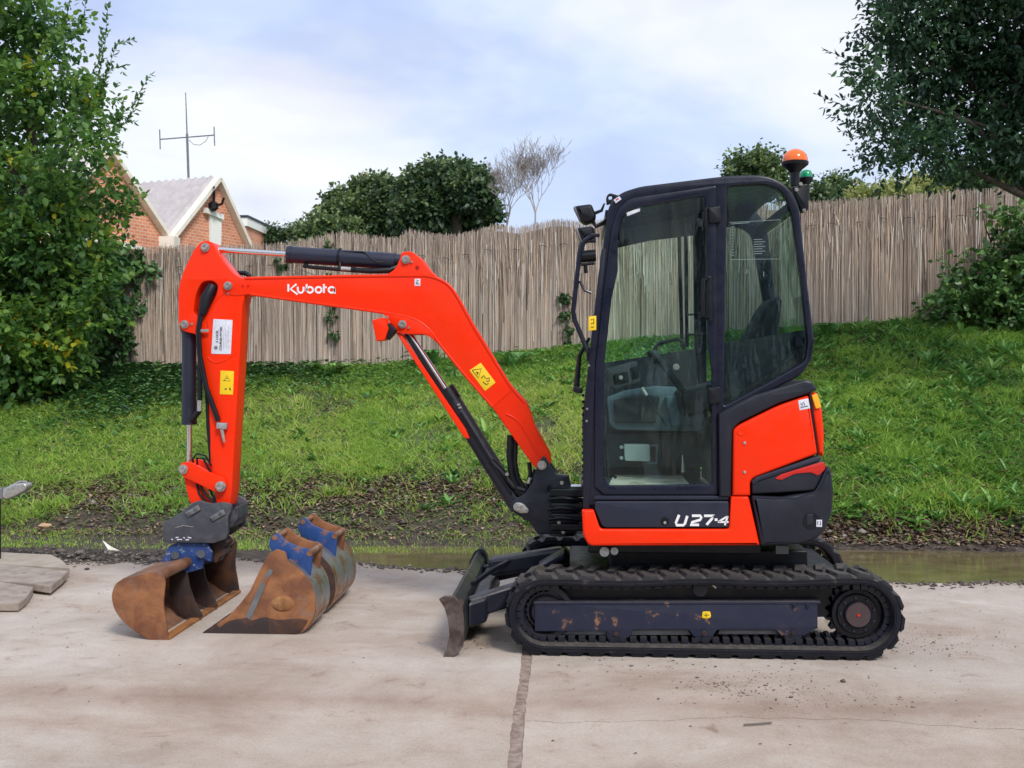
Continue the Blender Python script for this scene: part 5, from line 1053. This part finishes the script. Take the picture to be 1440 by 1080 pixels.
MB().cyl(P(816, 361, gy+.05), P(838, 359, gy+.05), .030, 16).build('horn', BLACK, ex); MB().tube([P(817, 372, gy+.03), P(836, 370, gy+.03)], .008, 8).build('bracket', BLACK, ex)
MB().tube([P(823, 372, gy+.03), P(824, 384, gy+.03)], .010, 8).build('bracket', BLACK, ex)
def worklamp(pts, y0, y1, lens):
    o = plate('work_lamp', pts, y0, y1, BLACK, ex, bevel=.02, r=4); plate('lens', lens, y0+.01, y1-.01, GREYM, o, bevel=.004); return o
worklamp([(808, 289), (832, 286), (839, 304), (835, 310), (822, 314), (815, 308)], 5.42, 5.54, [(806.5, 291), (809.5, 289), (817, 309), (814.5, 308)])
worklamp([(811, 320), (834, 317), (838, 332), (818, 339)], 5.70, 5.82, [(809, 322), (812, 320), (819, 339), (816, 339)])
MB().tube([P(834, 312, 5.5), P(838, 318, 5.5), P(848, 314, 5.5), P(852, 310, 5.5)], .011, 8).build('lamp_arm', BLACK, ex); MB().tube([P(836, 300, 5.44), P(846, 296, 5.44), P(850, 286, 5.44)], [.009, .008, .004], 8).build('lamp_arm', BLACK, ex)
lf = plate('lifting_eye', [(853, 288), (852, 277, 4), (857, 271, 4), (867, 274, 3), (874, 276), (868, 284)], 5.9, 5.92, BLACK, ex, holes=[[(855.5, 276, 2), (860.5, 275, 2), (861, 280, 2), (856, 281, 2)]], bevel=.002)
MB().tube([P(829, 475, 5.5), P(815, 500, 5.5), P(810, 550, 5.5)], [.008, .011, .016], 8).build('mirror_stalk', BLACK, ex); plate('mirror', [(808, 543, 2), (820, 546, 2), (819, 554, 2), (807, 552, 2)], 5.46, 5.54, BLACK, ex, bevel=.004)
for k_ in range(14):
    v = 556+k_*9; MB().lathe(P(820, v, 5.46), (0, 1, 0), [(-.004, .004), (0, .008), (.02, .008)], 8).build('front_seal_clip', BLACK, ex)
# beacons
by = 5.62; c = P(1118, 228, by); k_ = px(by)
bm_ = plate('beacon_bracket', [(1114, 262, 2), (1136, 258, 3), (1137, 296, 3), (1128, 299, 3), (1119, 276)], by-.02, by+.03, BLACK, ex, bevel=.004)
be = MB().lathe(c+Vector((0, 0, -.005)), (0, 0, 1), [(-.115, .022), (-.05, .024), (-.035, .035), (-.010, .066), (.004, .068), (.008, .062)], 28).build('beacon', BLACK, ex, 30)
MB().lathe(c+Vector((0, 0, .0)), (0, 0, 1), [(0, .062), (.016, .063), (.037, .056), (.054, .040), (.065, .018), (.067, .002)], 28).build('beacon_lens', LAMP_O, be, 50)
c = P(1133.5, 250, by+.12); be = MB().lathe(c, (0, 0, 1), [(-.12, .018), (-.035, .018), (-.018, .032), (-.002, .036), (.002, .033)], 24).build('beacon', BLACK, ex, 30)
MB().lathe(c, (0, 0, 1), [(0, .033), (.020, .032), (.036, .024), (.043, .002)], 24).build('beacon_lens', LAMP_G, be, 50)
for u, v in ((1126, 259), (1131, 296), (1120, 267)): pin('bracket_bolt', u, v, 2.6, by-.022, ZINC, bm_, .006)
# ---------------------------------------------------------------- swing post
YP0, YP1 = 5.93, 6.19
plate('swing_post', [(757, 650), (765, 640, 5), (774, 656), (782, 667, 4), (800, 668, 2), (802, 684, 2), (812, 690), (814, 715), (812, 750, 3), (757, 752, 3), (745, 735), (727, 724, 6), (717, 716, 6), (720, 704, 6), (737, 696), (748, 680)], YP0, YP0+.05, STEEL, ex, holes=[[(770, 684, 1), (776, 683, 1), (777, 692, 1), (771, 693, 1)]], bevel=.006)
plate('swing_post_far_plate', [(757, 650), (765, 640, 5), (774, 656), (790, 680), (812, 690), (812, 750, 3), (757, 752, 3), (745, 735), (717, 716, 6), (720, 704, 6), (737, 696), (748, 680)], YP1-.05, YP1, STEEL, ex, bevel=.006, Yp=YP0)
MB().cyl(P(790, 752, 6.06), P(790, 684, 6.06), .075).build('swing_pin_boss', STEEL, ex)
for v, r_ in ((690, .045), (708, .030), (722, .026), (738, .040)): MB().bar(P(775, v, 6.0), P(830, v+1, 6.0), .20, r_).build('swing_bracket', BLACK, ex, 0, bevel=.008)
for v in (702, 716, 730): MB().tube([P(772, v, 5.92), P(790, v-2, 5.9), P(806, v, 5.9), P(824, v+2, 5.92)], .012, 8).build('hose', BLACK, ex)
MB().cyl(P(803, 684, 5.95), P(820, 684, 5.95), .011).build('swing_rod', CHROME, ex)
pin('boom_foot_pin', 762, 654, 6.5, 5.93, ZINC, ex, .03)
kp = plate('pin_keeper', [(721, 711, 3), (726, 706, 4), (735, 708, 3), (744, 717, 3), (742, 722, 3), (732, 722, 3), (723, 718, 3)], YP0-.016, YP0, ZINC, ex, bevel=.003); pin('boom_cylinder_pin', 729, 714, 5.5, YP0-.016, ZINC, ex, .010); pin('keeper_bolt', 739, 718, 2.6, YP0-.016, ZINC, ex, .006)
for u, v in ((790, 679), (792, 748), (786, 735)): pin('post_bolt', u, v, 2.6, 5.92, ZINC, ex, .01)
# ---------------------------------------------------------------- boom
YB0, YB1 = 5.98, 6.14
boom_o = [(327, 391, 6), (340, 391), (356, 390), (500, 388), (600, 385.5, 10), (618, 390, 8), (640, 412, 12), (664, 455), (716, 540), (740, 566, 4), (745, 578, 3), (752, 600), (768, 628), (774, 640), (774, 655, 8), (764, 663, 8), (752, 658, 6), (739, 640), (690, 570), (652, 528), (614, 480, 8), (604, 464, 8), (586, 451, 10), (556, 443), (500, 434.5), (420, 423.5), (352, 414), (330, 417, 6), (315, 412, 8), (315, 396, 8)]
boom = plate('boom', boom_o, YB0, YB1, ORANGE, ex, bevel=.007)
def rim(name, pts, Yc, r, parent, mat=ORANGE):
    q = [P(p.x, p.y, Yc) for p in rounded([(*pts[0], 0)]+[(*p, 12) for p in pts[1:-1]]+[(*pts[-1], 0)])]; return MB().tube(q, r, 8).build(name, mat, parent, 60)
rim('top_flange', [(345, 391.5), (500, 388.5), (604, 387.5), (630, 398), (645, 420), (664, 456), (718, 544), (738, 566)], YB0+.002, .0085, boom)
rim('bottom_flange', [(352, 413.5), (420, 423), (500, 434), (560, 442.5), (588, 450), (606, 465), (617, 482), (655, 529), (693, 572)], YB0+.002, .0085, boom)
strokes('weld_bead', [[(693, 571), (716, 551), (722, 546)]], 1.6, YB0-.001, ORANGE, boom, .003)
rim('pressed_edge', [(712, 582), (728, 590), (742, 612), (756, 640)], YB0-.001, .0045, boom); rim('pressed_edge', [(738, 637), (748, 645), (758, 636)], YB0+.001, .003, boom)
for u, v in ((341, 402), (349, 402)): pin('boom_rivet', u, v, 1.4, YB0-.001, REDM, boom, .002)
ring = lambda cx_, cy_, rx_, ry_: [(cx_+rx_*math.cos(i*math.pi/6), cy_+ry_*math.sin(i*math.pi/6)) for i in range(13)]
KW = [[(405.5, 399.5), (405.5, 410)], [(417, 399.5), (408.5, 406.5), (418.5, 414)], [(418.7, 403.3), (418.9, 408.5), (421, 411.6), (424.5, 411.6), (426.8, 408.8), (427, 403.3)], [(431.3, 399.5), (431.3, 409.5)], ring(436, 407.6, 4.2, 4.1), ring(448, 407.6, 4.2, 4.1), [(455.5, 399.5), (455.5, 412)], [(455.5, 404), (459.5, 404)], ring(466.3, 407.6, 4.2, 4.1), [(470.6, 405), (470.6, 413)]]
strokes('maker_lettering', KW, 2.7, YB0-.0008, WHITE, boom, .0012)
plate('sticker', [(583, 392), (591, 392), (591, 402), (583, 402)], YB0-.0025, YB0-.0005, PAPER, boom, bevel=.0003); strokes('sticker_print', [[(585, 394), (589, 394), (586, 397), (589, 400)], [(585, 397), (586.5, 400)]], .9, YB0-.003, INK, boom, .0003)
yd = plate('warning_decal', [(660, 521, 1), (676, 510, 1), (697, 538, 1), (682, 550, 1)], YB0-.0025, YB0-.0005, YELLOW, boom, bevel=.0003)
strokes('warning_triangle', [[(664, 520.5), (677, 518.5), (672.5, 531.5), (664, 520.5)]], 1.1, YB0-.003, INK, boom, .0003); strokes('warning_pictogram', [[(669.5, 523), (673, 525)], [(672, 523), (671, 527)], [(677, 532), (680, 528), (683, 532)], [(684, 533), (688, 531), (688, 536), (684, 536)], [(679, 537), (684, 541), (687, 539)]], 1.3, YB0-.003, INK, boom, .0003)
# top bracket (two cheeks) and lower bracket
for ya, yb in ((5.975, 6.00), (6.12, 6.145)):
    plate('arm_cylinder_bracket', [(540, 389), (556, 378, 6), (563, 362, 6), (564, 355, 4), (577, 352.5, 6), (590, 361, 8), (602, 378, 8), (614, 389)], ya, yb, ORANGE, boom, bevel=.004, Yp=5.975)
    plate('boom_cylinder_bracket', [(537, 440), (545, 448), (557, 468, 5), (572, 470, 8), (600, 470, 8), (613, 481), (606, 466), (590, 452), (560, 443)], ya, yb, ORANGE, boom, bevel=.004, Yp=5.975)
pin('arm_cylinder_pin', 571, 365, 6.2, 5.972, ZINC, boom, .018); pin('keeper_bolt', 579, 368.5, 1.8, 5.972, ZINC, boom, .006); pin('boom_cylinder_pin', 566, 456, 6, 5.972, ZINC, boom, .018); pin('keeper_bolt', 575, 461, 1.8, 5.972, ZINC, boom, .006); pin('keeper_bolt', 544, 447, 2.6, 5.972, ZINC, boom, .006)
pin('bracket_hole', 587, 376, 3, 5.974, REDM, boom, .002)
# boom lamp with its guard
lg = plate('boom_lamp', [(523, 450, 2), (540, 446, 2), (546, 462), (541, 478, 2), (529, 480, 2)], 5.86, 5.97, ORANGE, ex, bevel=.006); plate('lamp_face', [(541, 458), (548, 454), (556, 464), (554, 468), (545, 478), (541, 474)], 5.88, 5.96, BLACK, lg, bevel=.004)
# arm cylinder lying on the boom
YC = 6.06; kc = px(YC)
ac = MB().tube([P(407, 358, YC), P(556, 367.5, YC)], 11.8*kc, 28).build('arm_cylinder', NAVYP, ex, 30)
MB().tube([P(404.5, 357.8, YC), P(410, 358.2, YC)], 12.6*kc, 28).build('gland_nut', NAVYP, ac, 30); MB().tube([P(302, 351, YC), P(408, 357.8, YC)], 3.7*kc, 20).build('rod', CHROME, ac)
MB().tube([P(476, 361.5, YC), P(479, 361.7, YC)], 13*kc, 24).build('clamp_band', BLACK, ac, 30); MB().tube([P(545, 366, YC), P(572, 366, YC)], [10*kc, 8*kc], 20).build('cylinder_eye', NAVYP, ac, 30)
yv = YC-12*kc
MB().tube([P(427, 374, yv+.02), P(440, 376, yv+.01), P(478, 379, yv), P(520, 381, yv), P(548, 380, yv+.01), P(562, 374, yv+.03)], [.011, .011, .011, .016, .018, .015], 10).build('feed_pipe', BLACK, ac); MB().tube([P(430, 371, YC-.02), P(430, 377, YC-.02)], .014, 8).build('port', BLACK, ac)
MB().cyl(P(480, 378, yv), P(494, 378.8, yv), .014, 12).build('hose_fitting', ZINC, ac); MB().tube([P(494, 379, yv), P(500, 379.3, yv)], .017, 12).build('hose_fitting', BLACK, ac)
MB().tube([P(480, 353.5, yv+.02), P(512, 354.5, yv+.01), P(522, 364, yv), P(532, 369, yv), P(548, 368, yv+.01)], .0045, 8).build('brake_line', BLACK, ac)
MB().tube([P(478, 353, yv+.03), P(478, 378, yv+.01)], .008, 8).build('clamp_band', BLACK, ac)
MB().tube([P(327, 384, 6.2), P(345, 384, 6.2), P(352, 389, 6.2)], .014, 8).build('hose', BLACK, ex)
# boom (lift) cylinder with orange rod guard
lc0, lc1 = P(566, 456, YC), P(729, 714, YC); ld = (lc1-lc0).normalized()
bc = MB().tube([P(628, 550, YC), P(724, 706, YC)], 12.5*kc, 28).build('boom_cylinder', STEEL, ex, 30); MB().tube([P(566, 456, YC-.02), P(629, 551, YC-.02)], 4.6*kc, 20).build('rod', CHROME, bc); MB().tube([P(626, 547, YC), P(637, 564, YC)], 13.4*kc, 28).build('gland_nut', BLACK, bc, 30)
MB().tube([P(718, 698, YC), P(729, 714, YC)], [12*kc, 12*kc], 20).build('cylinder_eye', STEEL, bc)
strokes('band_mark', [[(643, 570), (647, 568)], [(645, 574), (649, 572)]], 2.6, YC-13.8*kc, ZINC, bc)
gd = [(558, 467, 3), (569, 471, 2), (574, 468), (659, 602), (660, 617, 2), (654, 617, 2), (563, 476)]
plate('rod_guard', [(557, 467, 3), (566, 471, 2), (655, 603), (661, 617, 2), (653, 615, 2)], YC-.07, YC+.07, ORANGE, bc, bevel=.004, Yp=YC-.05)
plate('guard_inner_strip', [(568, 470), (573, 470), (634, 566), (629, 570)], YC-.052, YC-.046, BLACK, bc, bevel=.001)
strokes('cylinder_pipe', [[(648, 580), (700, 664), (720, 694)]], 3, YC-13.2*kc, BLACK, bc, .01)
for pts, r_ in (([(718, 612), (717, 640), (720, 668), (728, 690), (736, 697)], .020), ([(725, 618), (724, 650), (728, 672), (742, 696)], .014), ([(690, 648), (706, 664), (722, 684), (738, 690)], .020), ([(744, 650), (746, 666), (740, 690)], .012), ([(752, 660), (750, 676), (746, 690)], .010)):
    MB().tube([P(u, v, 6.02) for u, v in pts], r_, 10).build('hose', BLACK, ex)
pin('hose_clip', 713, 667, 2.5, 5.98, ZINC, ex, .006); MB().cyl(P(746, 672, 6.0), P(743, 680, 6.0), .012).build('hose_fitting', ZINC, ex)
# ---------------------------------------------------------------- arm (dipper)
YA0, YA1 = 5.985, 6.125
arm_o = [(281, 341, 7), (290, 337.5, 8), (299, 341, 6), (303, 350), (313, 366), (327, 384, 6), (342, 393, 4), (344, 405), (344, 417), (341, 428), (335.5, 528), (331, 600), (326, 690), (323.5, 712, 3), (311, 716), (303.5, 705), (296, 650), (294, 600), (290, 560), (283, 500), (276, 470, 5), (266, 468, 4), (254, 464, 5), (250.5, 450, 5), (250.5, 404, 20), (258, 380, 10), (272, 352)]
arm = plate('arm', arm_o, YA0, YA1, ORANGE, ex, holes=[[(272, 439, 3), (275.5, 412, 8), (284, 396, 6), (298, 394, 6), (307, 401, 5), (304, 414), (291, 442), (282, 449, 3)]], bevel=.006)
plate('slot_backing', [(270, 440), (275, 405), (284, 392), (300, 391), (310, 402), (290, 446), (280, 452)], YA1-.03, YA1-.01, REDM, arm, bevel=.002, Yp=YA0)
pin('arm_cylinder_pin', 289, 348, 6.5, YA0-.003, ZINC, arm, .018); pin('boom_arm_pin', 321, 402, 6.2, YB0-.003, ZINC, arm, .018); pin('keeper_bolt', 321, 413, 2, YA0, ZINC, arm, .006); pin('bucket_cylinder_pin', 260, 456, 6.2, YA0-.003, ZINC, arm, .018); pin('keeper_bolt', 270, 456, 2, YA0, ZINC, arm, .006)
rim('weld_bead', [(293, 460), (291, 448), (305, 420), (318, 410)], YA0, .004, arm); rim('weld_bead', [(292, 503), (302, 511), (316, 508), (327, 500)], YA0, .0035, arm)
sp_ = plate('coupler_sticker', [(300, 448.5, 1), (327, 450, 1), (324.5, 498, 1), (297, 497.5, 1)], YA0-.0025, YA0-.0003, PAPER, arm, bevel=.0003)
text('sticker_heading', '2 LOCK', 306.5, 482, 3.1, YA0-.0028, INK, arm, 88, squash=1.15); text('sticker_text', 'COUPLER FITTED', 311.5, 493, 3.1, YA0-.0028, INK, arm, 88, squash=.98)
strokes('sticker_small_print', [[(314+2.2*i, 491-2*(i % 2)), (315.3+2.2*i, 458+3*(i % 3))] for i in range(4)], .35, YA0-.0028, FR, arm, .0003); MB().lathe(P(303.5, 489, YA0-.0026), (0, 1, 0), [(-.0006, .005), (-.0006, .011), (0, .011)], 16).build('sticker_roundel', GREYM, arm)
yd = plate('warning_decal', [(310, 521, 1), (329, 522, 1), (327.5, 555, 1), (309, 554.5, 1)], YA0-.0025, YA0-.0003, YELLOW, arm, bevel=.0003); strokes('decal_marks', [[(315, 536), (319, 528), (324, 536), (314, 535)], [(317, 532), (321, 532)]], .7, YA0-.003, INK, arm, .0003); strokes('decal_blot', [[(316, 547), (319, 547)], [(323, 545), (324, 549)]], 1.8, YA0-.003, INK, arm, .0003)
# bucket cylinder
cy = 6.055
bk_c = MB().tube([P(266, 470, cy), P(266, 596, cy)], 10.2*px(cy), 28).build('bucket_cylinder', NAVYP, ex, 30); MB().tube([P(266.5, 596, cy), P(266, 652, cy)], 3.9*px(cy), 16).build('rod', CHROME, bk_c); MB().tube([P(266, 588, cy), P(266, 597, cy)], 10.9*px(cy), 28).build('gland_nut', NAVYP, bk_c, 30); MB().tube([P(261, 456, cy), P(266, 472, cy)], 9*px(cy), 16).build('cylinder_eye', NAVYP, bk_c, 30)
MB().tube([P(279, 470, 5.98), P(281, 500, 5.97), P(281, 560, 5.97), P(279, 580, 5.98)], .014, 8).build('feed_pipe', BLACK, bk_c); MB().cyl(P(281, 563, 5.97), P(280.5, 578, 5.97), .014, 12).build('hose_fitting', ZINC, bk_c); MB().tube([P(280, 578, 5.98), P(274, 586, 6.0), P(270, 590, 6.02)], .016, 8).build('port', BLACK, bk_c)
# hoses along the arm
MB().tube([P(299, 402, 6.0), P(290, 420, 5.975), P(284, 442, 5.965)], [.030, .036, .022], 12).build('hose_bundle', BLACK, ex); MB().tube([P(283, 440, 5.965), P(279, 465, 5.96), P(281, 500, 5.96), P(290, 545, 5.962), P(303, 580, 5.967), P(307, 592, 5.97)], .0155, 10).build('hose', BLACK, ex); MB().tube([P(291, 550, 5.99), P(293, 600, 5.99), P(297, 650, 6.0)], .012, 8).build('hose', BLACK, ex)
plate('tap_body', [(304, 594, 1), (319, 595, 1), (318, 604, 1), (304, 603, 1)], 5.945, 5.98, ZINC, ex, bevel=.005); MB().tube([P(312, 603, 5.96), P(313.5, 612, 5.96), P(315.5, 622, 5.96)], [.011, .009, .006], 10).build('tap_outlet', ZINC, ex); MB().box(P(277, 467, 5.955), P(294, 463, 5.965)).build('hose_clip', ZINC, ex, 0)
MB().tube([P(272, 655, 6.0), P(271, 645, 5.98), P(277, 638, 5.97), P(289, 641, 5.97), P(297, 655, 5.98)], .006, 8).build('hose', BLACK, ex); MB().tube([P(278, 662, 6.0), P(277, 644, 5.97), P(286, 645, 5.96), P(296, 664, 5.97)], .006, 8).build('hose', BLACK, ex)
# links
for ya in (5.955, 6.125):
    plate('side_link', [(251, 656, 6), (258, 649, 6), (268, 650, 4), (300, 667), (316, 672, 6), (319, 686, 7), (309, 694, 6), (298, 690), (256, 670, 6)], ya, ya+.028, ORANGE, ex, bevel=.005, Yp=5.955)
pin('link_pin', 258, 660, 7, 5.952, ZINC, ex, .02); pin('link_pin', 310.5, 684, 7.6, 5.952, ZINC, ex, .02)
plate('bucket_link', [(257, 664, 3), (276, 672), (286, 706), (291, 722), (279, 722), (266, 705), (262, 690)], 5.99, 6.12, ORANGE, ex, bevel=.008)
for pts in ([(280, 676), (285, 690), (300, 706)], [(288, 676), (296, 690), (304, 708)], [(276, 678), (280, 694), (290, 708)]): MB().tube([P(u, v, 5.99) for u, v in pts], .007, 8).build('hose', BLACK, ex)
# quick coupler
CY = 5.90
cp = plate('quick_coupler', [(228, 736, 3), (243, 727), (258, 718), (272, 706, 4), (281, 704, 3), (296, 709, 8), (314, 706, 6), (324, 709, 5), (326, 716, 3), (320, 728), (321, 748), (318, 758, 4), (300, 764), (229, 763, 3)], CY, CY+.03, COUPLER, ex, bevel=.005)
plate('coupler_far_cheek', [(228, 736, 3), (258, 718), (281, 704, 3), (314, 706, 6), (326, 716, 3), (320, 728), (321, 748), (300, 764), (229, 763, 3)], 6.20, 6.23, COUPLER, cp, bevel=.005, Yp=CY)
plate('coupler_core', [(232, 740), (260, 724), (300, 722), (318, 728), (318, 752), (296, 762), (232, 762)], CY+.03, 6.20, BLACK, cp, bevel=.004)
plate('coupler_nose', [(322, 722, 2), (333, 712, 2), (334, 730, 2), (326, 742, 2), (318, 744)], 5.96, 6.16, COUPLER, cp, bevel=.008)
for (u, v) in ((271, 718), (306, 724)):
    o = plate('bolt_pad', [(u-11, v+3, 1), (u+7, v-8, 1), (u+11, v-1, 1), (u-7, v+9, 1)], CY-.014, CY, GREYM, cp, bevel=.003); pin('pad_bolt', u-5, v+3, 3, CY-.014, GREYM, cp, .006); pin('pad_bolt', u+4, v-3, 3, CY-.014, GREYM, cp, .006)
strokes('scraped_paint', [[(241, 758), (243, 759)], [(247, 756), (251, 755.6)], [(249, 759), (254, 758.4), (256, 759)], [(258, 755.5), (260, 757)], [(261, 759.3), (266, 758.8)], [(264, 755.5), (269, 756.5)]], 1.5, CY-.0012, PAPER, cp, .0008); strokes('weld_bead', [[(246, 742), (258, 739), (272, 741)]], .9, CY-.001, ZINC, cp, .001)
# ---------------------------------------------------------------- bucket on the arm
By0, By1 = 5.50, 6.70
endp = [(172, 814, 6), (222, 803, 5), (228, 806, 4), (232, 818), (229, 852, 10), (234, 880), (238, 906, 3), (232, 910, 3), (216, 905), (191, 889, 8), (172, 874, 8), (160, 857, 8), (156, 838, 8), (161, 822, 8)]
bko = plate('bucket', endp, By0, By0+.016, RUST, ex, bevel=.003); plate('end_plate', endp, By1-.016, By1, RUSTDK, bko, bevel=.003, Yp=By0)
sh_px = [(238, 906), (232, 909), (216, 904), (203, 897), (191, 888), (181, 882), (172, 873), (165, 865), (160, 856), (157, 847), (156.5, 838), (158, 829), (162, 821), (172, 814), (196, 809), (218, 804.5)]
def shell(name, pxs, ya, yb, Yp, th, mat, matin, parent, ctr):
    o_ = [P(u, v, Yp) for u, v in pxs]; cc_ = P(*ctr, Yp); V, F = [], []; n = len(o_)
    mb = MB(); inn = []
    for i, p in enumerate(o_):
        tg = (o_[min(i+1, n-1)]-o_[max(i-1, 0)]); nr = Vector((-tg.z, 0, tg.x)).normalized()
        if nr.dot(cc_-p) < 0: nr = -nr
        inn.append(p+nr*th)
    K = 1
    for i in range(n-1):
        a, c_, d, e = o_[i], o_[i+1], inn[i+1], inn[i]
        b_ = len(mb.v); mb.v += [(q.x, yy, q.z) for yy in (ya, yb) for q in (a, c_, d, e)]
        mb.f += [tuple(b_+j for j in f) for f in ((0, 1, 5, 4), (3, 7, 6, 2), (0, 3, 2, 1), (4, 5, 6, 7))]
        if i == 0: mb.f.append(tuple(b_+j for j in (0, 4, 7, 3)))
        if i == n-2: mb.f.append(tuple(b_+j for j in (1, 2, 6, 5)))
    me = bpy.data.meshes.new(name); me.from_pydata(mb.v, [], mb.f)
    import bmesh
    bm = bmesh.new(); bm.from_mesh(me); bmesh.ops.remove_doubles(bm, verts=bm.verts, dist=.0002); bmesh.ops.recalc_face_normals(bm, faces=bm.faces)
    for f in bm.faces:
        f.material_index = 1 if (cc_-f.calc_center_median()).normalized().dot(f.normal) > .25 and abs(f.normal.y) < .5 else 0
    bm.to_mesh(me); bm.free(); me.materials.append(mat); me.materials.append(matin); return link(name, me, None, parent, 45)
shell('bucket_shell', sh_px, By0+.012, By1-.012, By0, .012, RUST, RUSTIN, bko, (210, 850))
MB().cyl(P(222, 811, By0+.01), Vector((P(222, 811, By0).x, By1, P(222, 811, By0).z)), .026, 24).build('torsion_tube', RUSTT, bko) if False else None
RUSTT = pbr('worn_rust_tube', (.30, .15, .085), .6, .2, (.17, .075, .04), 5, .4, .65, .3, 70, col3=(.34, .28, .24), lo3=.55, hi3=.68, sc3=6)
c = P(221, 811, By0); MB().cyl((c.x, By0+.012, c.z), (c.x, By1-.005, c.z), .029, 24).build('torsion_tube', RUSTT, bko)
for yy in (5.93, 6.19):
    plate('mounting_ear', [(226, 793, 3), (237, 768, 3), (252, 762), (292, 764, 3), (298, 776, 3), (297, 791, 3), (286, 786), (284, 800), (262, 806), (228, 806)], yy, yy+.025, BLUEW, bko, bevel=.004, Yp=5.93)
    plate('gusset', [(238, 806), (262, 802), (266, 825), (273, 845), (285, 868, 3), (270, 871), (250, 860), (238, 838)], yy, yy+.02, RUSTDK, bko, bevel=.003, Yp=5.93)
plate('hitch_cross_plate', [(230, 792), (240, 772), (292, 770), (294, 784), (262, 800), (234, 804)], 5.955, 6.19, BLUEW, bko, bevel=.004)
plate('latch_hook', [(296, 762, 3), (312, 756, 3), (320, 764, 3), (314, 772), (318, 780, 3), (308, 784, 3), (304, 792, 2), (299, 790), (300, 776)], 5.98, 6.10, RUSTDK, bko, bevel=.006)
MB().cyl(P(283, 779, 5.91), P(283, 779, 6.22), .022, 16).build('bucket_pin', COUPLER, bko); MB().cyl(P(246, 781, 5.91), P(246, 781, 6.22), .022, 16).build('bucket_pin', COUPLER, bko)
q0, q1 = P(236, 909, By0), P(236, 909, By0); MB().box((q0.x-.035, By0+.004, .003), (q0.x+.012, By1-.004, .018)).build('cutting_edge', RUSTIN, bko, 0, bevel=.003)
# ---------------------------------------------------------------- loose buckets standing on the concrete
def dig_bucket(ya, yb, ears, name, lab, m_side, m_shell, emblem, shift=(0, 0)):
    Yp = 5.64; S = lambda pts: [(p[0]+shift[0], p[1]+shift[1], *p[2:]) for p in pts]
    c_ = P(380+shift[0], 900, Yp); e = empty(name, Vector((c_.x, (ya+yb)/2, 0)), lab, 'digger bucket', 'loose buckets standing on the concrete')
    side = S([(282, 893, 2), (302, 879), (320, 867), (336, 850), (350, 832), (362, 806), (376, 780, 3), (387, 773, 3), (400, 777, 4), (403, 790), (424, 806), (436, 820, 6), (443, 845, 8), (441, 868, 8), (427, 889, 8), (405, 899, 6), (330, 900), (284, 898, 2)])
    for yy, nm in ((ya, 'side_plate'), (yb-.014, 'side_plate')): plate(nm, side, yy, yy+.014, m_side, e, bevel=.003, Yp=Yp)
    sp = S([(286, 898), (330, 900), (405, 899), (417, 895), (427, 889), (436, 879), (441, 868), (443, 856), (442.5, 843), (440, 830), (436, 820), (424, 806), (410, 795), (402, 789)])
    shell('bucket_shell', sp, ya+.010, yb-.010, Yp, .012, m_shell, RUSTIN, e, (370+shift[0], 850+shift[1]))
    plate('wrapper_strip', S([(404, 899), (428, 889), (442, 868), (440, 866), (426, 885), (403, 895)]), ya+.05, yb-.04, RUSTT, e, bevel=.002, Yp=Yp)
    if emblem:
        plate('worn_edge_strip', S([(345, 868), (370, 812), (379, 800), (384, 803), (376, 818), (352, 872)]), ya-.006, ya, GREYM, e, bevel=.002)
        o = MB().lathe(Vector((0, 0, 0)), (0, 1, 0), [(-.012, .002), (-.012, .03), (-.008, .040), (-.004, .046), (0, .05)], 28); me = o.mesh('cast_emblem'); me.transform(Matrix.Translation(P(397.5, 849, ya)) @ Matrix.Diagonal((1.25, 1, .85, 1))); link('cast_emblem', me, RUSTIN, e, 40)
        plate('lower_wear_patch', S([(287, 898), (322, 873), (345, 869), (352, 873), (372, 868), (392, 872, 5), (420, 870), (434, 872), (424, 888), (404, 898)]), ya-.004, ya, RUSTDK, e, bevel=.001, r=3)
        for k_, yy in enumerate(np.linspace(ya, yb-.05, 3)): plate('tooth', [(277, 899), (284, 890), (302, 878), (308, 886), (300, 900)], yy-.003, yy+.05, RUSTDK, e, bevel=.002, Yp=Yp)
    for k_, yy in enumerate(ears):
        plate('mounting_ear', S([(376, 766, 3), (381, 753, 3), (390, 751, 3), (400, 762, 6), (420, 771, 6), (433, 773, 5), (438, 780, 4), (435, 813, 3), (424, 806), (403, 792), (380, 776)]), yy, yy+.022, BLUE if k_ == 0 else RUST, e, bevel=.004, Yp=5.70)
    a, b_ = ears[0], ears[1]+.022
    for (u, v, r_) in ((385, 757, .014), (434, 779, .016)):
        pp = P(u+shift[0], v+shift[1], 5.70); MB().cyl((pp.x, a-.004, pp.z), (pp.x, b_+.004, pp.z), r_, 14).build('ear_tube', RUSTT, e)
    pq = [P(u+shift[0], v+shift[1], 5.70) for u, v in ((381, 776), (403, 791), (434, 812), (438, 820), (400, 800), (380, 784))]
    MB().prism([Vector((p.x, a+.01, p.z)) for p in pq], (0, b_-a-.02, 0)).build('ear_base', RUST, e, 0)
    return e
b1 = dig_bucket(5.66, 6.00, (5.72, 5.93), 'digging_bucket', 'narrow rusty toothed bucket with blue ears and a raised oval emblem, nearest the camera', RUST, BUCKETG, True)
b2 = dig_bucket(6.12, 6.72, (6.32, 6.53), 'digging_bucket', 'wider bucket of bare grey steel with blue ears behind the narrow rusty one', RUSTDK, BUCKETG, False)
